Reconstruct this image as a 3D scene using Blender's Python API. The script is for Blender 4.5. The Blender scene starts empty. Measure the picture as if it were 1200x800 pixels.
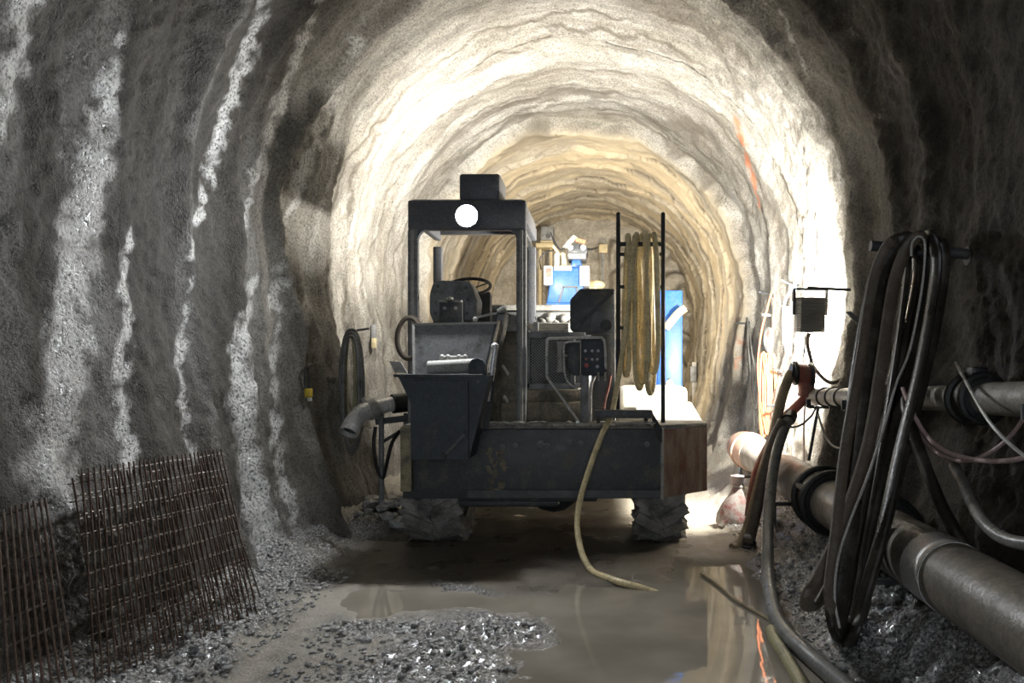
import bpy, bmesh, math, random
import numpy as np
from mathutils import Vector, Matrix

random.seed(7)
C = bpy.context.scene.collection
F, VX, VY, CAMZ = 950.0, 705.0, 430.0, 1.6      # focal length in px, vanishing point of the 1200x800 frame, eye height

def X(px, Y): return (px - VX) / F * Y
def Z(py, Y): return CAMZ + (VY - py) / F * Y
def P(px, py, Y): return Vector((X(px, Y), Y, Z(py, Y)))

# ------------------------------------------------------------------ numpy noise
def _h(ix, iy, iz, seed):
    n = (ix.astype(np.int64) * 374761393 + iy.astype(np.int64) * 668265263 + iz.astype(np.int64) * 2147483647 + seed * 974711) & 0x7fffffff
    n = ((n ^ (n >> 13)) * 1274126177) & 0x7fffffff
    n = ((n ^ (n >> 15)) * 1911520717) & 0x7fffffff
    return ((n ^ (n >> 16)) & 0xffffff) / float(0xffffff) * 2 - 1

_G = np.array([(1, 1, 0), (-1, 1, 0), (1, -1, 0), (-1, -1, 0), (1, 0, 1), (-1, 0, 1), (1, 0, -1), (-1, 0, -1), (0, 1, 1), (0, -1, 1), (0, 1, -1), (0, -1, -1)], float)
def vnoise(x, y, z, seed=0):
    """gradient noise, about -1..1"""
    x, y, z = np.broadcast_arrays(np.asarray(x, float), np.asarray(y, float), np.asarray(z, float))
    x, y, z = x * .8 + y * .36 - z * .48 + 3.7, -x * .6 + y * .48 - z * .64 + 1.3, y * .8 + z * .6 + 5.1     # turned so that no axis lines up with the tunnel
    x0, y0, z0 = np.floor(x), np.floor(y), np.floor(z)
    fx, fy, fz = x - x0, y - y0, z - z0
    ux, uy, uz = (f * f * f * (f * (f * 6 - 15) + 10) for f in (fx, fy, fz))
    r = 0
    for a in (0, 1):
        for b in (0, 1):
            for c in (0, 1):
                w = (ux if a else 1 - ux) * (uy if b else 1 - uy) * (uz if c else 1 - uz)
                g = _G[((_h(x0 + a, y0 + b, z0 + c, seed) * .49999 + .5) * 12).astype(int)]
                r = r + w * (g[..., 0] * (fx - a) + g[..., 1] * (fy - b) + g[..., 2] * (fz - c))
    return r * 1.5

def fbm(x, y, z, oct=3, seed=0, gain=.5):
    r, a = 0, 1.0
    for k in range(oct):
        r = r + a * vnoise(x * 2 ** k, y * 2 ** k, z * 2 ** k, seed + k)
        a *= gain
    return r

def sstep(a, b, x):
    t = np.clip((x - a) / (b - a), 0, 1)
    return t * t * (3 - 2 * t)

# ------------------------------------------------------------------ materials
def nmat(name):
    m = bpy.data.materials.new(name); m.use_nodes = True
    nt = m.node_tree
    return m, nt, nt.nodes['Principled BSDF']

def link(nt, a, b): nt.links.new(a, b)

def noise_node(nt, scale, detail=4, rough=.55, coord='Object', sc=None):
    tc = nt.nodes.new('ShaderNodeTexCoord')
    out = tc.outputs[coord]
    if sc:
        mp = nt.nodes.new('ShaderNodeMapping'); mp.inputs['Scale'].default_value = sc
        link(nt, out, mp.inputs['Vector']); out = mp.outputs['Vector']
    n = nt.nodes.new('ShaderNodeTexNoise')
    n.inputs['Scale'].default_value = scale; n.inputs['Detail'].default_value = detail; n.inputs['Roughness'].default_value = rough
    link(nt, out, n.inputs['Vector'])
    return n

def ramp(nt, src, stops):
    r = nt.nodes.new('ShaderNodeValToRGB')
    e = r.color_ramp.elements
    while len(e) < len(stops): e.new(.5)
    for i, (p, c) in enumerate(stops):
        e[i].position = p; e[i].color = (c[0], c[1], c[2], 1) if hasattr(c, '__len__') else (c, c, c, 1)
    link(nt, src, r.inputs['Fac'])
    return r

def mix(nt, fac, a, b):
    m = nt.nodes.new('ShaderNodeMix'); m.data_type = 'RGBA'
    if hasattr(fac, 'is_linked'): link(nt, fac, m.inputs['Factor'])
    else: m.inputs['Factor'].default_value = fac
    for v, s in ((a, m.inputs[6]), (b, m.inputs[7])):
        if hasattr(v, 'is_linked'): link(nt, v, s)
        else: s.default_value = (*v, 1)
    return m.outputs[2]

def bump(nt, bsdf, h, strength, dist, prev=None):
    b = nt.nodes.new('ShaderNodeBump')
    b.inputs['Strength'].default_value = strength; b.inputs['Distance'].default_value = dist
    link(nt, h, b.inputs['Height'])
    if prev: link(nt, prev.outputs['Normal'], b.inputs['Normal'])
    link(nt, b.outputs['Normal'], bsdf.inputs['Normal'])
    return b

def dirty(name, base, dirt=(.22, .2, .17), amount=.5, rough=(.35, .7), metal=0.0, scale=6, bstr=.25, streak=False):
    """paint or rubber with dried mud on it"""
    m, nt, b = nmat(name)
    n = noise_node(nt, scale, 6, .65, sc=(1, 1, .25) if streak else None)
    n2 = noise_node(nt, scale * 9, 3, .6)
    f = ramp(nt, n.outputs['Fac'], [(.62 - .35 * amount, 0), (.78 - .2 * amount, 1)])
    f2 = ramp(nt, n2.outputs['Fac'], [(.35, .75), (.65, 1.1)])
    c = mix(nt, f.outputs['Color'], base, dirt)
    mm = nt.nodes.new('ShaderNodeMix'); mm.data_type = 'RGBA'; mm.blend_type = 'MULTIPLY'; mm.inputs['Factor'].default_value = 1
    link(nt, c, mm.inputs[6]); link(nt, f2.outputs['Color'], mm.inputs[7])
    link(nt, mm.outputs[2], b.inputs['Base Color'])
    r = ramp(nt, n.outputs['Fac'], [(.35, rough[0]), (.7, rough[1])])
    link(nt, r.outputs['Color'], b.inputs['Roughness'])
    b.inputs['Metallic'].default_value = metal
    bump(nt, b, n2.outputs['Fac'], bstr, .01)
    return m

def emis(name, col, s):
    m, nt, b = nmat(name)
    b.inputs['Base Color'].default_value = (.8, .8, .8, 1)
    b.inputs['Emission Color'].default_value = (*col, 1); b.inputs['Emission Strength'].default_value = s
    return m

def wall_material():
    m, nt, b = nmat('shotcrete')
    bands = noise_node(nt, 1.0, 5, .6, 'UV', (2.6, .33, 1))          # UV = metres along the tunnel, metres round the ring
    patch = noise_node(nt, .9, 4, .6)
    grain = noise_node(nt, 45, 4, .7)
    pits = noise_node(nt, 110, 2, .6)
    c1 = ramp(nt, bands.outputs['Fac'], [(.30, (.19, .17, .145)), (.43, (.31, .29, .26)), (.5, (.40, .385, .35)), (.56, (.27, .255, .23)), (.66, (.42, .40, .36))])
    c2 = ramp(nt, patch.outputs['Fac'], [(.35, (.55, .52, .47)), (.6, (1, 1, 1))])
    mm = nt.nodes.new('ShaderNodeMix'); mm.data_type = 'RGBA'; mm.blend_type = 'MULTIPLY'; mm.inputs['Factor'].default_value = .8
    link(nt, c1.outputs['Color'], mm.inputs[6]); link(nt, c2.outputs['Color'], mm.inputs[7])
    c3 = ramp(nt, grain.outputs['Fac'], [(.3, .35), (.5, .95), (.7, 1.4)])
    m3 = nt.nodes.new('ShaderNodeMix'); m3.data_type = 'RGBA'; m3.blend_type = 'MULTIPLY'; m3.inputs['Factor'].default_value = 1
    link(nt, mm.outputs[2], m3.inputs[6]); link(nt, c3.outputs['Color'], m3.inputs[7])
    at = nt.nodes.new('ShaderNodeAttribute'); at.attribute_name = 'beige'
    col = mix(nt, at.outputs['Fac'], m3.outputs[2], (.46, .39, .28))
    ad = nt.nodes.new('ShaderNodeAttribute'); ad.attribute_name = 'crack'
    col = mix(nt, ad.outputs['Fac'], col, (.10, .085, .065))
    ar = nt.nodes.new('ShaderNodeAttribute'); ar.attribute_name = 'rust'
    col = mix(nt, ar.outputs['Fac'], col, (.42, .13, .05))
    aw = nt.nodes.new('ShaderNodeAttribute'); aw.attribute_name = 'wet'
    dk = nt.nodes.new('ShaderNodeMix'); dk.data_type = 'RGBA'; dk.blend_type = 'MULTIPLY'; adm = nt.nodes.new('ShaderNodeAttribute'); adm.attribute_name = 'damp_shade'; link(nt, adm.outputs['Fac'], dk.inputs['Factor'])
    link(nt, col, dk.inputs[6]); dk.inputs[7].default_value = (.135, .116, .094, 1); col = dk.outputs[2]  # near walls: damp tone with shade painted into the colour
    aw0 = nt.nodes.new('ShaderNodeAttribute'); aw0.attribute_name = 'wet'  # 'wet' carries the painted glint streaks as well as the wet bands
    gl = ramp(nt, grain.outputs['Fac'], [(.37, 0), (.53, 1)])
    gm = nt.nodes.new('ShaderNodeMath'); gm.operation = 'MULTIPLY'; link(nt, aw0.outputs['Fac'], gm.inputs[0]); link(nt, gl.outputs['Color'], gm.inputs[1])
    col = mix(nt, gm.outputs[0], col, (.66, .65, .62))  # paints the glint streaks pale, broken up by the grain
    link(nt, col, b.inputs['Base Color'])
    wet = noise_node(nt, 1.0, 4, .6, 'UV', (1.3, .22, 1))
    rr = ramp(nt, wet.outputs['Fac'], [(.36, .5), (.62, .8)])
    r2 = nt.nodes.new('ShaderNodeMix'); r2.data_type = 'FLOAT'
    link(nt, aw.outputs['Fac'], r2.inputs['Factor']); link(nt, rr.outputs['Color'], r2.inputs[2]); r2.inputs[3].default_value = .27
    link(nt, r2.outputs[0], b.inputs['Roughness'])
    b.inputs['Specular IOR Level'].default_value = .35
    cw = nt.nodes.new('ShaderNodeMath'); cw.operation = 'MULTIPLY'; link(nt, aw.outputs['Fac'], cw.inputs[0]); cw.inputs[1].default_value = 1.0
    link(nt, cw.outputs[0], b.inputs['Coat Weight']); b.inputs['Coat Roughness'].default_value = .22; b.inputs['Coat IOR'].default_value = 2.0
    b1 = bump(nt, b, grain.outputs['Fac'], .75, .03)
    b2 = bump(nt, b, pits.outputs['Fac'], .55, .012, b1)
    b3 = nt.nodes.new('ShaderNodeBump'); b3.inputs['Strength'].default_value = 1.0; b3.inputs['Distance'].default_value = .015
    link(nt, grain.outputs['Fac'], b3.inputs['Height']); link(nt, b3.outputs['Normal'], b.inputs['Coat Normal'])
    return m

def floor_material():
    m, nt, b = nmat('wet_mud')
    n = noise_node(nt, 2.2, 5, .6); g = noise_node(nt, 55, 4, .7)
    c = ramp(nt, n.outputs['Fac'], [(.35, (.10, .083, .064)), (.65, (.19, .165, .13))])
    at = nt.nodes.new('ShaderNodeAttribute'); at.attribute_name = 'gravel'
    gc = ramp(nt, g.outputs['Fac'], [(.38, (.04, .04, .042)), (.52, (.22, .22, .22)), (.62, (.62, .62, .61))])  # white specks and black gaps: glints painted into the gravel colour
    col = mix(nt, at.outputs['Fac'], c.outputs['Color'], gc.outputs['Color'])
    asl = nt.nodes.new('ShaderNodeAttribute'); asl.attribute_name = 'lit_silt'
    col = mix(nt, asl.outputs['Fac'], col, (.40, .365, .31))
    asd = nt.nodes.new('ShaderNodeAttribute'); asd.attribute_name = 'sand'  # 'sand' also carries the painted lamplight on the floor beyond the vehicle
    col = mix(nt, asd.outputs['Fac'], col, (.52, .47, .38))
    link(nt, col, b.inputs['Base Color'])
    rr = nt.nodes.new('ShaderNodeMapRange')
    link(nt, n.outputs['Fac'], rr.inputs['Value'])
    rr.inputs['From Min'].default_value = .35; rr.inputs['From Max'].default_value = .65
    rr.inputs['To Min'].default_value = .22; rr.inputs['To Max'].default_value = .5
    link(nt, rr.outputs[0], b.inputs['Roughness'])
    r2 = nt.nodes.new('ShaderNodeMix'); r2.data_type = 'FLOAT'
    link(nt, at.outputs['Fac'], r2.inputs['Factor']); link(nt, rr.outputs[0], r2.inputs[2]); r2.inputs[3].default_value = .16
    link(nt, r2.outputs[0], b.inputs['Roughness'])
    link(nt, at.outputs['Fac'], b.inputs['Coat Weight']); b.inputs['Coat Roughness'].default_value = .12; b.inputs['Coat IOR'].default_value = 1.9
    bp = bump(nt, b, g.outputs['Fac'], .7, .025); link(nt, bp.outputs['Normal'], b.inputs['Coat Normal'])
    return m

def water_material():
    m, nt, b = nmat('muddy_water')
    n = noise_node(nt, 1.6, 3, .5)
    c = ramp(nt, n.outputs['Fac'], [(.4, (.24, .215, .175)), (.65, (.34, .305, .255))])
    link(nt, c.outputs['Color'], b.inputs['Base Color'])
    b.inputs['Roughness'].default_value = .035; b.inputs['IOR'].default_value = 1.33; b.inputs['Specular IOR Level'].default_value = .8
    r = noise_node(nt, 9, 2, .5)
    bump(nt, b, r.outputs['Fac'], .05, .01)
    return m

M = dict(
    wall=wall_material(), floor=floor_material(), water=water_material(),
    rock=dirty('end_face_rock', (.36, .33, .28), (.24, .22, .18), .5, (.6, .85), scale=2, bstr=.6),
    iron=dirty('dark_painted_steel', (.062, .068, .075), (.15, .14, .12), .35, (.35, .65), scale=5),
    cabgrey=dirty('cab_grey_paint', (.115, .12, .135), (.16, .15, .135), .35, (.4, .65), scale=6),
    bin=dirty('blue_black_steel', (.036, .046, .06), (.085, .085, .085), .25, (.4, .65), scale=4),
    deck=dirty('muddy_deck_steel', (.09, .09, .085), (.3, .28, .24), .75, (.4, .8), scale=7, bstr=.6),
    greyp=dirty('worn_grey_paint', (.24, .245, .25), (.1, .095, .085), .4, (.4, .7), scale=8),
    lightp=dirty('pale_grey_paint', (.42, .41, .38), (.2, .18, .15), .35, (.45, .7), scale=8),
    tan=dirty('mud_caked_tan_panel', (.25, .21, .15), (.13, .115, .09), .5, (.5, .8), scale=6, bstr=.6),
    rusty=dirty('rust_streaked_plate', (.33, .27, .21), (.16, .055, .03), .75, (.45, .75), scale=9, streak=True),
    yellowed=dirty('worn_yellowish_paint', (.38, .33, .2), (.1, .095, .08), .6, (.5, .8), scale=10),
    rubber=dirty('black_rubber', (.018, .018, .018), (.07, .065, .055), .25, (.35, .6), scale=8, bstr=.3),
    tyre=dirty('muddy_tyre', (.09, .088, .082), (.42, .40, .37), .8, (.6, .85), scale=5, bstr=.3),
    brownhose=dirty('dusty_brown_hose', (.13, .10, .075), (.2, .17, .13), .4, (.4, .7), scale=9),
    darkhose=dirty('dark_wet_hose', (.034, .029, .024), (.11, .09, .068), .35, (.25, .5), scale=5),
    tanhose=dirty('tan_hose', (.33, .26, .16), (.19, .15, .1), .4, (.4, .65), scale=7),
    yhose=dirty('straw_yellow_hose', (.84, .70, .40), (.5, .4, .21), .35, (.35, .6), scale=6),
    gyhose=dirty('dirty_yellow_hose', (.36, .33, .18), (.2, .19, .12), .4, (.3, .5), scale=8),
    greyhose=dirty('grey_hose', (.2, .2, .19), (.09, .09, .08), .4, (.25, .45), scale=8),
    orange=dirty('orange_cable', (.62, .2, .09), (.3, .14, .08), .3, (.4, .6), scale=10),
    pinkc=dirty('pale_pink_cable', (.52, .38, .36), (.3, .22, .2), .3, (.3, .5), scale=10),
    redh=dirty('faded_red_hose', (.34, .1, .075), (.3, .2, .16), .4, (.4, .6), scale=8),
    whitep=dirty('off_white_plastic', (.56, .54, .48), (.4, .36, .29), .2, (.4, .6), scale=7, bstr=.15),
    whitec=dirty('white_cable', (.6, .58, .54), (.4, .38, .34), .3, (.35, .5), scale=9),
    pipe=dirty('dusty_brown_pipe', (.2, .175, .145), (.10, .088, .073), .55, (.35, .6), scale=4, bstr=.3),
    pipegrey=dirty('dusty_grey_pipe', (.27, .25, .22), (.14, .13, .11), .45, (.4, .65), scale=7, bstr=.3),
    pinkpipe=dirty('pinkish_pipe_end', (.5, .33, .25), (.36, .28, .22), .4, (.4, .6), scale=7),
    steel=dirty('bare_steel', (.75, .75, .74), (.5, .49, .47), .3, (.2, .4), metal=.25, scale=8, bstr=.1),
    tape=dirty('silver_tape', (.78, .78, .77), (.6, .58, .55), .2, (.12, .3), metal=.35, scale=14, bstr=.4),
    rebar=dirty('rusted_rebar', (.085, .045, .028), (.2, .17, .14), .3, (.3, .6), metal=.35, scale=14, bstr=.4),
    barpale=dirty('glint_rebar', (.24, .21, .18), (.14, .09, .06), .35, (.25, .5), metal=.4, scale=14, bstr=.3),  # cross bars: their glint painted as a paler bar colour
    blue=dirty('blue_paint', (.022, .115, .40), (.07, .15, .30), .3, (.35, .55), scale=4, bstr=.1),
    cream=dirty('cream_plastic', (.6, .5, .3), (.45, .38, .26), .3, (.45, .6), scale=6, bstr=.1),
    red=dirty('red_plastic', (.45, .035, .025), (.2, .06, .05), .2, (.35, .5), scale=12, bstr=.1),
    yellow=dirty('yellow_plastic', (.7, .5, .03), (.4, .3, .08), .2, (.35, .5), scale=12, bstr=.1),
    button=dirty('grey_white_button', (.55, .57, .6), (.3, .3, .3), .2, (.35, .5), scale=12, bstr=.1),
    sack=dirty('red_white_sack', (.5, .46, .43), (.38, .1, .09), .5, (.55, .8), scale=9, bstr=.5),
    stone=dirty('grey_gravel', (.42, .42, .41), (.2, .195, .185), .5, (.12, .3), scale=20, bstr=.5),
    head_lens=emis('headlight_glass', (.92, .97, 1), 90),
    lamp_lens=emis('floodlight_glass', (1, .97, .88), 12),
    warm_lens=emis('warm_lamp_glass', (1, .85, .6), 12),
)

# ------------------------------------------------------------------ mesh helpers
WL = {}

def smooth(pts, k=8, closed=False):
    pts = [Vector(p) for p in pts]; n = len(pts); out = []
    if n < 3 and not closed: return pts
    for i in range(n if closed else n - 1):
        p0 = pts[(i - 1) % n] if closed or i > 0 else pts[0] * 2 - pts[1]
        p1, p2 = pts[i], pts[(i + 1) % n]
        p3 = pts[(i + 2) % n] if closed or i + 2 < n else pts[-1] * 2 - pts[-2]
        for j in range(k):
            t = j / k
            out.append(.5 * (2 * p1 + (p2 - p0) * t + (2 * p0 - 5 * p1 + 4 * p2 - p3) * t * t + (3 * p1 - p0 - 3 * p2 + p3) * t ** 3))
    if not closed: out.append(pts[-1])
    return out

class MB:
    def __init__(s): s.bm = bmesh.new()
    def box(s, x0, x1, y0, y1, z0, z1, bev=0.0, mat=None):
        x0, x1 = min(x0, x1), max(x0, x1); y0, y1 = min(y0, y1), max(y0, y1); z0, z1 = min(z0, z1), max(z0, z1)
        v = bmesh.ops.create_cube(s.bm, size=1)['verts']
        c = Vector(((x0 + x1) / 2, (y0 + y1) / 2, (z0 + z1) / 2))
        for q in v:
            q.co = Vector((q.co.x * (x1 - x0), q.co.y * (y1 - y0), q.co.z * (z1 - z0)))
            q.co = (mat @ q.co if mat else q.co) + c
        if bev:
            es = list({e for q in v for e in q.link_edges})
            bmesh.ops.bevel(s.bm, geom=es, offset=bev, segments=2, affect='EDGES', profile=.5)
        return s
    def pbox(s, a, b, c, d, Y0, Y1, bev=0.0):           # front face given in frame pixels at depth Y0
        return s.box(X(a, Y0), X(c, Y0), Y0, Y1, Z(d, Y0), Z(b, Y0), bev)
    def bar(s, p, q, w, h, up=(0, 0, 1), bev=0.0):
        p, q = Vector(p), Vector(q); d = (q - p); L = d.length; d.normalize()
        u = Vector(up); r = d.cross(u)
        if r.length < 1e-4: r = d.cross(Vector((0, 1, 0)))
        r.normalize(); u = r.cross(d)
        mt = Matrix((r, d, u)).transposed()
        c = (p + q) / 2
        v = bmesh.ops.create_cube(s.bm, size=1)['verts']
        for k in v: k.co = mt @ Vector((k.co.x * w, k.co.y * L, k.co.z * h)) + c
        if bev:
            es = list({e for k in v for e in k.link_edges})
            bmesh.ops.bevel(s.bm, geom=es, offset=bev, segments=2, affect='EDGES', profile=.5)
        return s
    def tube(s, pts, r, n=8, closed=False, flat=1.0):
        pts = [Vector(p) for p in pts]; N = len(pts)
        rr = r if hasattr(r, '__len__') else [r] * N
        tan = []
        for i in range(N):
            a = pts[i - 1] if (i > 0 or closed) else pts[0]
            b = pts[(i + 1) % N] if (i < N - 1 or closed) else pts[-1]
            t = b - a
            tan.append(t.normalized() if t.length > 1e-9 else Vector((0, 0, 1)))
        ref = Vector((0, 1, 0)) if abs(tan[0].y) < .9 else Vector((1, 0, 0))
        nrm = (ref - tan[0] * ref.dot(tan[0])).normalized()
        rings = []
        for i in range(N):
            nrm = nrm - tan[i] * nrm.dot(tan[i])
            nrm = nrm.normalized() if nrm.length > 1e-6 else tan[i].orthogonal().normalized()
            bn = tan[i].cross(nrm)
            rings.append([s.bm.verts.new(pts[i] + (nrm * math.cos(2 * math.pi * j / n) * flat + bn * math.sin(2 * math.pi * j / n)) * rr[i]) for j in range(n)])
        if closed:                                     # take the twist out of the seam
            best = min(range(n), key=lambda k: (rings[0][k].co - rings[-1][0].co).length)
        for i in range(N if closed else N - 1):
            A = rings[i]; B = rings[(i + 1) % N]
            off = best if closed and i == N - 1 else 0
            for j in range(n):
                s.bm.faces.new((A[j], A[(j + 1) % n], B[(j + 1 + off) % n], B[(j + off) % n]))
        if not closed:
            s.bm.faces.new(rings[0][::-1]); s.bm.faces.new(rings[-1])
        return s
    def cyl(s, p, q, r, n=16, r2=None):
        return s.tube([p, q], [r, r if r2 is None else r2], n)
    def ring(s, c, axis, R, r, n=24, m=8):
        a = Vector(axis).normalized(); u = a.orthogonal().normalized(); w = a.cross(u)
        return s.tube([Vector(c) + (u * math.cos(2 * math.pi * i / n) + w * math.sin(2 * math.pi * i / n)) * R for i in range(n)], r, m, True)
    def sleeve(s, p, q, R, r, n=24):                   # an open hollow cylinder with wall thickness
        p, q = Vector(p), Vector(q); a = (q - p).normalized(); u = a.orthogonal().normalized(); w = a.cross(u)
        def rg(c, k): return [s.bm.verts.new(c + (u * math.cos(2 * math.pi * i / n) + w * math.sin(2 * math.pi * i / n)) * k) for i in range(n)]
        L = [rg(p, R), rg(q, R), rg(q, r), rg(p, r)]
        for k in range(4):
            A, B = L[k], L[(k + 1) % 4]
            for j in range(n): s.bm.faces.new((A[j], A[(j + 1) % n], B[(j + 1) % n], B[j]))
        return s
    def prism(s, poly, lo, hi, axis='y', bev=0.0):     # poly in the two other coordinates
        def mk(a, b, t): return Vector((a, t, b)) if axis == 'y' else (Vector((a, b, t)) if axis == 'z' else Vector((t, a, b)))
        A = [s.bm.verts.new(mk(a, b, lo)) for a, b in poly]; B = [s.bm.verts.new(mk(a, b, hi)) for a, b in poly]
        n = len(poly); fs = [s.bm.faces.new(A), s.bm.faces.new(B[::-1])]
        for i in range(n): fs.append(s.bm.faces.new((A[i], B[i], B[(i + 1) % n], A[(i + 1) % n])))
        if bev:
            es = list({e for f in fs for e in f.edges})
            bmesh.ops.bevel(s.bm, geom=es, offset=bev, segments=2, affect='EDGES', profile=.5)
        return s
    def quadslab(s, a, b, c, d, th):                   # four corners, thickness along the face normal
        a, b, c, d = map(Vector, (a, b, c, d)); n = (b - a).cross(d - a).normalized() * th
        A = [s.bm.verts.new(p) for p in (a, b, c, d)]; B = [s.bm.verts.new(p + n) for p in (a, b, c, d)]
        s.bm.faces.new(A[::-1]); s.bm.faces.new(B)
        for i in range(4): s.bm.faces.new((A[i], A[(i + 1) % 4], B[(i + 1) % 4], B[i]))
        return s
    def ball(s, c, r, sc=(1, 1, 1), sub=2, rough=0.0):
        v = bmesh.ops.create_icosphere(s.bm, subdivisions=sub, radius=1)['verts']
        for q in v:
            k = 1 + (random.uniform(-rough, rough) if rough else 0)
            q.co = Vector((q.co.x * sc[0], q.co.y * sc[1], q.co.z * sc[2])) * r * k + Vector(c)
        return s
    def lathe(s, prof, c, axis='x', n=32):             # prof: (radius, along)
        rings = []
        for r, t in prof:
            rg = []
            for j in range(n):
                a = 2 * math.pi * j / n; u, w = r * math.cos(a), r * math.sin(a)
                v = Vector((t, u, w)) if axis == 'x' else (Vector((u, t, w)) if axis == 'y' else Vector((u, w, t)))
                rg.append(s.bm.verts.new(Vector(c) + v))
            rings.append(rg)
        for A, B in zip(rings, rings[1:]):
            for j in range(n): s.bm.faces.new((A[j], A[(j + 1) % n], B[(j + 1) % n], B[j]))
        if prof[0][0] > 1e-6: s.bm.faces.new(rings[0])
        if prof[-1][0] > 1e-6: s.bm.faces.new(rings[-1][::-1])
        return s
    def build(s, name, mat, parent=None, label=None, angle=35):
        bm = s.bm
        bmesh.ops.recalc_face_normals(bm, faces=bm.faces)
        co = [v.co for v in bm.verts]
        lo = Vector([min(c[i] for c in co) for i in range(3)]); hi = Vector([max(c[i] for c in co) for i in range(3)])
        o = (lo + hi) / 2
        if parent is None: o.z = lo.z
        for v in bm.verts: v.co -= o
        me = bpy.data.meshes.new(name); bm.to_mesh(me); bm.free()
        for p in me.polygons: p.use_smooth = True
        me.set_sharp_from_angle(angle=math.radians(angle))
        me.materials.append(M[mat] if isinstance(mat, str) else mat)
        ob = bpy.data.objects.new(name, me); C.objects.link(ob)
        if parent is not None:
            ob.parent = parent; ob.location = o - WL[parent.name]
        else: ob.location = o
        WL[ob.name] = o.copy()
        if label: ob['label'] = label
        return ob

def tag(o, label, cat, group=None, kind=None):
    o['label'] = label; o['category'] = cat
    if group: o['group'] = group
    if kind: o['kind'] = kind
    return o

def thing(name, loc, label, cat, group=None):
    o = bpy.data.objects.new(name, None); C.objects.link(o); o.location = loc; o.empty_display_size = .1
    WL[o.name] = Vector(loc)
    return tag(o, label, cat, group)

def copy_tree(o, parent=None):
    c = o.copy(); C.objects.link(c); c.parent = parent
    for ch in o.children: copy_tree(ch, c)
    return c

# ------------------------------------------------------------------ the tunnel lining
XC, R, Z0 = -.3, 2.65, 2.8
def base_profile():
    pts = []
    for z in np.arange(-.35, Z0, .04): pts.append((-(R - .0638 * (Z0 - z) ** 2), z))
    L = len(pts)
    for a in np.arange(math.pi, -1e-6, -.04 / R): pts.append((R * math.cos(a), Z0 + R * math.sin(a)))
    for z in np.arange(Z0 - .04, -.35, -.04): pts.append((R - .0638 * (Z0 - z) ** 2, z))
    return np.array(pts)
PR = base_profile()
seg = np.r_[0, np.cumsum(np.hypot(*np.diff(PR, axis=0).T))]
SP = seg - seg[-1] / 2                                   # metres from the crown, left negative
tg = np.gradient(PR, axis=0); tg /= np.linalg.norm(tg, axis=1)[:, None]
NR = np.c_[tg[:, 1], -tg[:, 0]]                          # inward normal
if (NR[0] @ (np.array([0, 2.0]) - PR[0])) < 0: NR = -NR
YS = np.r_[np.arange(-5, 2.6, .12), np.arange(2.6, 9.5, .03), np.arange(9.5, 20.2, .05)]
RIBS = [(1.0, .08, .2), (2.0, .07, .2), (3.1, .06, .18), (4.05, .05, .15), (4.95, .03, .11), (5.68, .075, .11), (6.42, .09, .12),
        (7.35, .14, .11), (7.95, .05, .10), (9.25, .07, .12), (10.05, .07, .14), (10.9, .06, .14), (11.7, .06, .12)]
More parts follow.
